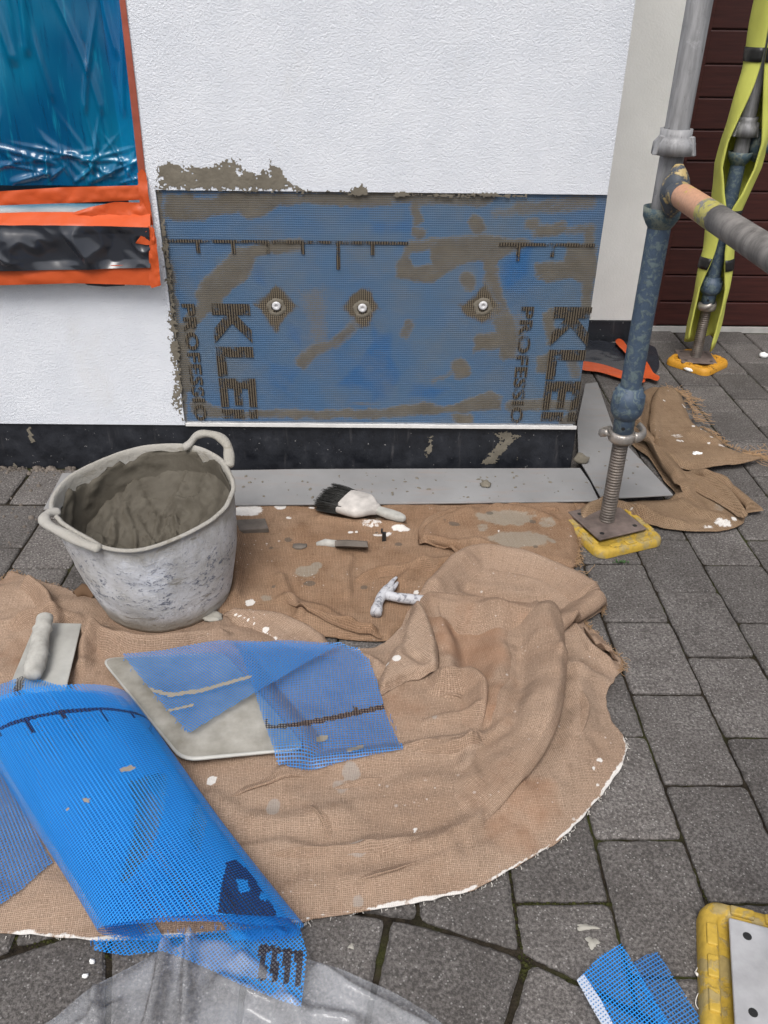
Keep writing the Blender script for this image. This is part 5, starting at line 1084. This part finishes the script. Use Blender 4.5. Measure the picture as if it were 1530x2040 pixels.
mk('shank', *tube(GP([(92, 1262, .050), (88, 1300, .045), (96, 1318, .028)]), [.008, .009, .012], 10), MAT['handle'], tw)

# ------------------------------------------------------------------ brush
br = thing('wall_brush', tuple(G(700, 1005)), 'wide wall brush with black bristles and a dirty white ferrule', 'brush')
bz = .040; T0 = G(637, 985, bz); He = G(808, 1034, .034)
ax = (He-T0); ax[2] = 0; BL = np.linalg.norm(ax); ax /= BL; pe = np.array([-ax[1], ax[0], 0])
def bpt(s, w, z=0): return T0+ax*s*BL+pe*w+np.array([0, 0, z])
bn = np.random.default_rng(31); parts = []
for i in range(1500):
    w = bn.uniform(-1, 1); z = bn.uniform(-1, 1); a = bpt(.36, w*.047, z*.012); L = bn.uniform(-.03, .06); e = bpt(.04+L+.03*abs(w), w*.053+bn.normal(0, .002), z*.016+bn.normal(-.004, .003)); mid_ = (a+e)/2+np.array([0, 0, .002])
    e[2] = max(e[2], .026); parts.append(tube([a, mid_, e], [.0010, .0009, .0005], 3, False))
o = mk('bristles', *merge(*parts), MAT['bristle'], br); o['kind'] = 'stuff'
def ell(s, hw, hz, dz=0, n=20): return [bpt(s, hw*np.sign(math.cos(t))*abs(math.cos(t))**.6, dz+hz*np.sign(math.sin(t))*abs(math.sin(t))**.7) for t in np.linspace(0, 2*math.pi, n, endpoint=False)]
mk('ferrule', *loft([ell(.30, .050, .016), ell(.32, .052, .0165), ell(.44, .053, .0165), ell(.52, .052, .0155), ell(.57, .043, .014), ell(.63, .025, .012), ell(.69, .015, .0105)], True), MAT['ferrule'], br)
mk('handle', *loft([ell(.64, .012, .0095), ell(.72, .0125, .0095, -.002), ell(.82, .0150, .0105, -.004), ell(.92, .0140, .0100, -.005), ell(.98, .009, .008, -.006), ell(1.0, .003, .004, -.006)], True), MAT['handle'], br)

# ------------------------------------------------------------------ claw hammer
hm = thing('claw_hammer', tuple(G(770, 1195)), 'paint-covered claw hammer with its handle under the hessian', 'hammer')
z_ = .026; hd = GP([(749, 1222, z_), (752, 1208, z_), (758, 1192, z_+.001), (768, 1180, z_+.002), (777, 1172, z_+.002)]); mk('head', *tube(spline(hd, 5), np.interp(np.linspace(0, 1, 21), [0, .16, .22, .35, .6, .8, 1], [.0125, .0135, .0115, .0100, .0115, .0130, .0120]), 16), MAT['hammer'], hm)
for pts in ([(772, 1176, .028), (777, 1166, .030), (783, 1157, .031), (790, 1150, .030)], [(776, 1178, .026), (782, 1172, .026), (788, 1166, .025), (792, 1160, .024)]):
    mk('claw', *tube(spline(GP(pts), 4), np.interp(np.linspace(0, 1, 13), [0, .5, 1], [.0095, .0065, .0028]), 10, squash=.8), MAT['hammer'], hm)
mk('handle', *tube(spline(GP([(766, 1184, .026), (790, 1190, .026), (815, 1193, .026), (838, 1196, .022), (850, 1198, .016)]), 5), np.interp(np.linspace(0, 1, 21), [0, .25, .3, 1], [.0125, .0100, .0112, .0125]), 12), MAT['hammer'], hm)

# ------------------------------------------------------------------ small left-overs on the stained sheet
sk = thing('crusted_stick', tuple(G(700, 1082)), 'mortar-crusted stick with a thick end lying beside the black clip', 'stick')
mk('thick_end', *loft([[tuple(G(x, y, z)) for x, y, z in r] for r in ([(668, 1076, .016), (668, 1090, .016), (667, 1088, .034), (667, 1078, .036)], [(690, 1075, .014), (690, 1092, .014), (690, 1088, .038), (690, 1077, .038)], [(732, 1078, .014), (733, 1092, .014), (733, 1090, .036), (731, 1080, .036)])], True), MAT['wood'], sk, sm=False)
mk('thin_end', *tube(GP([(630, 1085, .018), (648, 1082, .020), (670, 1084, .022)]), [.006, .011, .010], 10), MAT['handle'], sk)
cl = thing('black_clip', tuple(G(765, 1075, .012)), 'tiny upright black plastic clip', 'clip'); c = G(765, 1076, .012)
mk('stem', *box((c[0]-.005, c[1]-.004, .010), (c[0]+.005, c[1]+.004, .034)), MAT['tape'], cl, sm=False); mk('prong', *box((c[0]-.008, c[1]-.004, .034), (c[0]-.003, c[1]+.004, .044)), MAT['tape'], cl, sm=False)
ws = GP([(450, 1036, .030), (528, 1032, .030), (535, 1052, .030), (450, 1058, .030)]); V = [(p[0], p[1], .016) for p in ws]+[tuple(p) for p in ws]
o = mk('wood_offcut', V, [(3, 2, 1, 0), (4, 5, 6, 7)]+[(i, (i+1) % 4, (i+1) % 4+4, i+4) for i in range(4)], MAT['wood'], sm=False, loc=tuple(ws.mean(0))); bevel(o, .002); tag(o, 'dark wooden offcut poking out from behind the tub', 'offcut')
lump('polystyrene_crumb', 1374, 739, .020, MAT['styro'], 'white polystyrene crumb in front of the amber pad', 'polystyrene', .002, .35, 4, 'polystyrene crumbs')
lump('polystyrene_crumb', 1521, 712, .016, MAT['styro'], 'white polystyrene crumb near the garage door threshold', 'polystyrene', .002, .6, 6, 'polystyrene crumbs')
lump('polystyrene_crumb', 1388, 908, .015, MAT['styro'], 'white polystyrene crumb on the frayed tan hessian', 'polystyrene', .036, .5, 9, 'polystyrene crumbs')
lump('polystyrene_crumb', 184, 1918, .0045, MAT['styro'], 'white crumb in the paver joint by the clear film', 'polystyrene', .0, .8, 12, 'polystyrene crumbs', 8)
lump('polystyrene_crumb', 170, 1946, .0045, MAT['styro'], 'lower white crumb at the edge of the clear film', 'polystyrene', .0, .8, 14, 'polystyrene crumbs', 8)
# flat paint and mortar spots on the paving
def spot(px, py, r, label, mat, st=1.0, seed=1):
    c = G(px, py, .0022); P = [(c[0]+st*r*(1+.3*math.sin(3*a+seed)+.16*math.sin(7*a+2*seed))*math.cos(a), c[1]+r*(1+.3*math.sin(3*a+seed)+.16*math.sin(7*a+2*seed))*math.sin(a)) for a in np.linspace(0, 2*math.pi, 24, endpoint=False)]
    V = [(x, y, .0015) for x, y in P]+[(c[0]+(x-c[0])*.85, c[1]+(y-c[1])*.85, .0032) for x, y in P]; n_ = 24
    o = mk('mortar_spot', V, [(i, (i+1) % n_, (i+1) % n_+n_, i+n_) for i in range(n_)]+[tuple(range(n_, 2*n_))], mat, loc=tuple(c)); tag(o, label, 'mortar spot', 'spots on the paving')
spot(1180, 1877, .0085, 'round pale mortar spot on a paver above the netting scrap', MAT['mortar_dry'])
spot(1168, 1847, .0045, 'pale smear on a paver just above the round mortar spot', MAT['mortar_dry'], 3.4, 2)
spot(700, 1885, .004, 'white paint fleck on the paver by the clear film', MAT['mortar_dry'], 1, 4)
wd = thing('weed', tuple(G(1236, 1120)), 'tiny green weed in the paving joint below the yellow pad', 'weed'); lv_ = []
wr_ = np.random.default_rng(9)
for k in range(26):
    p = G(1236+wr_.normal(0, 9), 1121, 0); a = wr_.uniform(0, 6.28); L = wr_.uniform(.004, .010); q = p+np.array([L*math.cos(a), L*math.sin(a), wr_.uniform(.002, .008)]); s_ = np.array([-math.sin(a), math.cos(a), 0])*L*.28; m0 = (p+q)/2+np.array([0, 0, .002])
    lv_.append(([p, m0+s_, q, m0-s_], [(0, 1, 2, 3)]))
mk('leaves', *merge(*lv_), MAT['weed'], wd, sm=False)

# ------------------------------------------------------------------ black sheet with orange tape behind the corner
bs = thing('ground_sheet', tuple(G(1235, 715)), 'black plastic sheet edged with orange tape behind the house corner', 'plastic sheet')
def flat(name, pts, mat, parent, z0, amp, sc, seed, step=.012, zp=.004, rd=None):
    P = spline(G2(pts, zp), 5, True); XY, Fq, d = grid_sheet(P, step); X, Y = XY.T; Z = np.maximum(.002, z0+amp*(fbm(X, Y, sc, 4, seed)+np.abs(fbm(X, Y, sc*1.6, 3, seed+3)))*smooth(0, .03, d+.008))
    for l, h, a, b in (rd or ()): Z = Z+ridge(X, Y, G2(l, zp), h, a, b)
    return mk(name, np.c_[X, Y, Z], Fq, mat, parent)
flat('sheet', [(1150, 682), (1180, 676), (1225, 684), (1260, 680), (1300, 690), (1310, 705), (1312, 735), (1290, 750), (1245, 750), (1200, 738), (1150, 728)], MAT['black'], bs, .006, .012, 8, 3)
flat('tape', [(1158, 726), (1200, 732), (1245, 747), (1280, 758), (1280, 768), (1240, 762), (1195, 748), (1158, 742)], MAT['orange'], bs, .016, .006, 10, 5, .008)
flat('tape', [(1225, 688), (1236, 682), (1252, 700), (1272, 722), (1266, 734), (1246, 712)], MAT['orange'], bs, .018, .006, 10, 7, .008)
flat('tape', [(1276, 735), (1286, 728), (1300, 750), (1312, 758), (1308, 767), (1292, 762), (1278, 760)], MAT['orange'], bs, .020, .006, 10, 8, .008)

# ------------------------------------------------------------------ blue netting
def inkmap(V, polys, ok=None):
    w = np.zeros(len(V)); D = V-np.array([0, 0, CH]); k = D @ FW; px_ = 765+F*(D @ RT)/k; py_ = 1020-F*(D @ UP)/k
    for P in polys: w = np.maximum(w, inside(px_, py_, np.array(P, float)).astype(float))
    return w if ok is None else w*ok
def net_sheet(name, pts, parent, mat, hfun, rot, step=.004, zp=.012, ink=(), clay=(), bands=(), off=(0, 0)):
    P = spline(GP(pts, zp)[:, :2], 1, True); XY, Fq, d = grid_sheet(P, step); X, Y = XY.T; Z = np.maximum(hfun(X, Y, d), .004); V = np.c_[X, Y, Z]
    c, s = math.cos(rot), math.sin(rot); uv = np.stack([X*c+Y*s+off[0], -X*s+Y*c+off[1]], 1)
    return mk(name, V, Fq, mat, parent, uv=uv, attrs=dict(ink=inkmap(V, ink), clay=inkmap(V, clay)))
A0 = np.array([-.631, 1.15, 0]); AX = np.array([math.cos(-.881), math.sin(-.881), 0]); SD = np.array([-AX[1], AX[0], 0]); RA, RB = .120, .050
rl = thing('netting_roll', tuple(A0+AX*.35), 'loose roll of bright blue fibre netting printed with a dark ruler line', 'netting')
def s_at(side, y):                            # axial place of the sheet end, read off the photo at one flank
    s = np.linspace(-.2, .9, 1101); pts = [project(A0+AX*q+SD*RA*side+np.array([0, 0, RB])) for q in s]; return s[np.argmin([abs(p[1]-y) for p in pts])]
sR0, sR1, sL1 = s_at(1, 1400), s_at(1, 1846), s_at(-1, 1872)
sL0 = s_at(-1, 1440)
def roll_layer(name, a, b, t0, t1, da, off, ds=0.0, ink=True):
    nt, ns = (190, 250) if ink else (90, 130); th = np.radians(np.linspace(t0, t1, nt)); TT, SS = np.meshgrid(th, np.linspace(0, 1, ns), indexing='ij'); cs = np.cos(TT)
    st = (sR0+sL0)/2+(sR0-sL0)/2*cs+ds; en = (sR1+sL1)/2+(sR1-sL1)/2*cs+.012*np.sin(TT)+ds; s = st+(en-st)*SS
    aa = (a-.011*s)*(1+.03*np.sin(s*9)); bb = b*(1+.10*np.sin(s*7+1))
    c = A0+AX*s[..., None]; P = c+SD*(aa*cs)[..., None]; P = P+np.array([0, 0, 1.0])*(.010+RB+bb*np.sin(TT)+.003*fbm(s, TT*.3, 6, 3, 5))[..., None]
    V = P.reshape(-1, 3); u = (TT*.092).ravel(); uv = np.stack([u+off, s.ravel()], 1); Iq = np.arange(nt*ns).reshape(nt, ns)
    Q = np.stack([Iq[:-1, :-1], Iq[:-1, 1:], Iq[1:, 1:], Iq[1:, :-1]], -1).reshape(-1, 4)
    if not ink:
        gp_ = inkmap(V, [[(262, 1560), (300, 1545), (332, 1540), (322, 1620), (292, 1700), (244, 1762), (264, 1690), (276, 1620)], [(395, 1600), (410, 1640), (395, 1700), (380, 1660)]]); Q = Q[gp_[Q].max(1) < .5]
    sd_ = (s-st).ravel(); ik = (np.abs(sd_-.080) < .0050).astype(float)
    if ink:
        tk = np.abs(((u/.042) % 1)-.5) < .06; lng = (np.floor(u/.042) % 2 == 0); ik = np.maximum(ik, (tk & (sd_ > .08) & (sd_ < np.where(lng, .118, .098))).astype(float))
        topside = (np.sin(TT) > -.2).ravel()*1.0
        ik = np.maximum(ik, inkmap(V, [[(452, 1716), (470, 1712), (498, 1738), (552, 1818), (540, 1832), (434, 1818), (440, 1770)]], topside)*(1-inkmap(V, [[(470, 1752), (492, 1752), (498, 1776), (478, 1778)], [(520, 1774), (534, 1788), (528, 1796), (516, 1790)]])))
    cly = inkmap(V, [[(236, 1532), (262, 1524), (272, 1530), (258, 1536), (240, 1538)], [(165, 1590), (178, 1590), (178, 1598), (166, 1598)], [(132, 1608), (137, 1608), (137, 1616), (132, 1616)]]) if ink else np.zeros(len(V))
    return mk(name, V, Q, MAT['net'] if ink else MAT['net_shade'], rl, uv=uv, attrs=dict(ink=ik, clay=cly))
roll_layer('netting_layer', RA, RB, -70, 250, 0, 0)
roll_layer('netting_layer', RA-.010, RB-.008, -60, 235, 0, .0017, .006, False)
roll_layer('netting_layer', RA-.024, RB-.016, -20, 200, 0, .0031, -.004, False)
net_sheet('loose_tail', [(184, 1866), (300, 1852), (440, 1840), (596, 1846), (612, 1905), (606, 1960), (600, 2010), (560, 1996), (500, 1965), (430, 1925), (370, 1900), (320, 1884), (250, 1894), (186, 1886)], rl, MAT['net'], lambda X, Y, d: .020+.010*fbm(X, Y, 6, 2, 5)+.016*smooth(-.20, -.09, X), .72, zp=.03,
          ink=[[(516+i*24, 1880+i*5), (530+i*24, 1883+i*5), (530+i*24, 1955+i*5), (516+i*24, 1950+i*5)] for i in range(4)]+[[(516, 1880), (602, 1896), (602, 1906), (516, 1890)]])
net_sheet('loose_sheet', [(-160, 1430), (-40, 1490), (20, 1560), (60, 1640), (106, 1722), (60, 1760), (0, 1802), (-160, 1890)], rl, MAT['net_b'], lambda X, Y, d: zc(X, Y)+.006+.004*fbm(X, Y, 6, 2, 15), .62, zp=.024)
net_sheet('loose_sheet', [(-160, 1460), (-120, 1380), (-20, 1350), (38, 1328), (80, 1336), (150, 1358), (262, 1398), (200, 1432), (100, 1450), (0, 1470)], rl, MAT['net'], lambda X, Y, d: .075+.006*fbm(X, Y, 6, 2, 17)-.02*np.exp(-(d/.02)**2), .35, zp=.075, ink=[[(34, 1345), (52, 1340), (44, 1372), (40, 1412), (28, 1412), (28, 1375)]])
# folded scrap on the hawk
fs = thing('netting_scrap', tuple(G(600, 1400)), 'folded blue netting scrap with a ruler line, lying over the hawk', 'netting', 'netting scraps')
def h_leafR(X, Y, d):
    z = .030+.010*fbm(X, Y, 5, 2, 141); pl = np.where(inside(X, Y, ring0[:, :2]), .046, 0); top = .018*smooth(1.12, 1.26, Y)
    e, _, _, _ = seg_dist(X, Y, ring0[:, :2], True); ins_ = inside(X, Y, ring0[:, :2]); lift = np.where(ins_, 1, 1-smooth(0, .08, e)); return np.maximum(np.maximum(z, .056*lift), zc(X, Y)+.008)+top
rul = [(528, 1452), (560, 1452), (600, 1446), (640, 1440), (700, 1427), (770, 1412), (770, 1402), (700, 1417), (640, 1430), (600, 1437), (560, 1443), (528, 1444)]
net_sheet('lower_leaf', [(462, 1290), (560, 1284), (680, 1292), (712, 1302), (735, 1322), (752, 1356), (772, 1420), (805, 1490), (700, 1507), (620, 1524), (580, 1526), (552, 1521), (530, 1460), (504, 1378), (485, 1330)], fs, MAT['net_b'], h_leafR, .12, zp=.040, ink=[rul, [(612, 1436), (622, 1434), (622, 1445), (612, 1446)], [(702, 1408), (712, 1407), (716, 1424), (706, 1426)], [(528, 1430), (533, 1430), (536, 1450), (528, 1450)]], clay=[[(628, 1468), (655, 1464), (655, 1474), (630, 1478)], [(690, 1492), (722, 1484), (724, 1490), (694, 1498)]])
net_sheet('upper_leaf', [(244, 1306), (330, 1300), (400, 1290), (440, 1284), (560, 1286), (676, 1292), (600, 1326), (500, 1380), (430, 1424), (376, 1456), (330, 1408), (280, 1350)], fs, MAT['net_b'], lambda X, Y, d: .064+.005*fbm(X, Y, 7, 2, 143)+.012*smooth(1.15, 1.26, Y), .95, zp=.066, clay=[[(290, 1368), (340, 1380), (400, 1372), (500, 1344), (500, 1350), (400, 1380), (340, 1388), (290, 1376)], [(330, 1414), (384, 1402), (386, 1406), (332, 1419)]], off=(.001, .002))
fringe('cut_strands', [(552, 1521, .03), (620, 1524, .03), (700, 1507, .03), (805, 1490, .03), (772, 1420, .03)], 26, .005, MAT['strand'], fs, (.4, -1), .03, 51, .0004, .5)
fringe('cut_strands', [(376, 1456, .06), (330, 1408, .06), (280, 1350, .06), (246, 1308, .06)], 12, .004, MAT['strand'], fs, (-.8, -.6), .06, 52, .0004, .5)
fringe('cut_strands', [(186, 1872, .03), (300, 1858, .05), (440, 1842, .06), (590, 1848, .05)], 40, .005, MAT['strand'], rl, (.1, -1), .05, 53, .0004, .5)
# cut strip scraps at the lower edge
s2 = thing('netting_scrap', tuple(G(1260, 2000)), 'two cut strips of blue netting with a white selvedge beside the yellow pad', 'netting', 'netting scraps')
net_sheet('strip', [(1262, 1918), (1288, 1902), (1310, 1896), (1345, 1950), (1380, 2005), (1420, 2070), (1500, 2200), (1380, 2200), (1320, 2060), (1285, 1980)], s2, MAT['net_b'], lambda X, Y, d: .006+.004*fbm(X, Y, 8, 2, 151), .48, .003, .008)
net_sheet('strip', [(1150, 1953), (1195, 1905), (1238, 1881), (1262, 1920), (1300, 1985), (1345, 2060), (1430, 2200), (1290, 2200), (1215, 2060), (1180, 2005)], s2, MAT['net'], lambda X, Y, d: .014+.012*smooth(.03, 0, np.abs(X-.32))*0+.004*fbm(X, Y, 8, 2, 153), .55, .003, .014)
net_sheet('selvedge', [(1148, 1954), (1162, 1942), (1195, 1990), (1232, 2060), (1310, 2200), (1288, 2200), (1210, 2060), (1176, 2004)], s2, MAT['net_w'], lambda X, Y, d: .021+.003*fbm(X, Y, 8, 2, 153), .55, .003, .020)

st_ = thing('loose_string', tuple(G(1402, 1930)), 'loose pale jute string trailing beside the yellow corner pad', 'string')
mk('strand', *tube(spline(GP([(1418, 1868, .006), (1404, 1905, .004), (1386, 1936, .004), (1398, 1944, .005), (1412, 1960, .006), (1392, 1978, .005), (1386, 2000, .004), (1398, 2016, .005), (1412, 2020, .006)]), 8), .0007, 5), MAT['fibre_w'], st_)
mk('knot', *tube(GP([(1384, 1936, .004), (1390, 1942, .006), (1398, 1946, .005)]), [.0012, .0026, .0010], 6), MAT['fibre_w'], st_)
# ------------------------------------------------------------------ clear film on the ground
pf = thing('clear_film', tuple(G(450, 1990)), 'crumpled clear polythene film at the open end of the netting roll', 'plastic film')
P = spline(G2([(40, 2070), (110, 2010), (172, 1958), (240, 1922), (300, 1890), (350, 1862), (420, 1850), (490, 1856), (560, 1880), (620, 1900), (680, 1918), (720, 1936), (780, 1962), (830, 1990), (880, 2025), (920, 2080), (900, 2240), (450, 2260), (20, 2240)], .02), 4, True)
XY, Fq, d = grid_sheet(P, .005); X, Y = XY.T
Z = .012+.010*np.abs(fbm(X, Y, 7, 4, 161))+.008*fbm(X*1.4, Y*.5, 14, 3, 163)
for l, h, a, b in (([(186, 1952), (188, 2000), (196, 2060)], .022, .010, .014), ([(330, 1880), (322, 1950), (298, 2040)], .045, .012, .018), ([(382, 1862), (376, 1950), (372, 2050)], .045, .008, .016), ([(440, 1950), (560, 2000), (700, 2030)], .020, .02, .02), ([(640, 1915), (690, 1955), (780, 2000), (860, 2050)], .020, .014, .02), ([(230, 2000), (150, 2040)], .015, .01, .02), ([(480, 1900), (560, 1960), (600, 2040)], .018, .02, .02)):
    Z = Z+ridge(X, Y, G2(l, .03), h, a, b)
mk('film', np.c_[X, Y, np.maximum(.004, Z*smooth(-.01, .02, d))], Fq, MAT['poly'], pf)
print('objects', len(bpy.data.objects), 'polys', sum(len(m.polygons) for m in bpy.data.meshes))
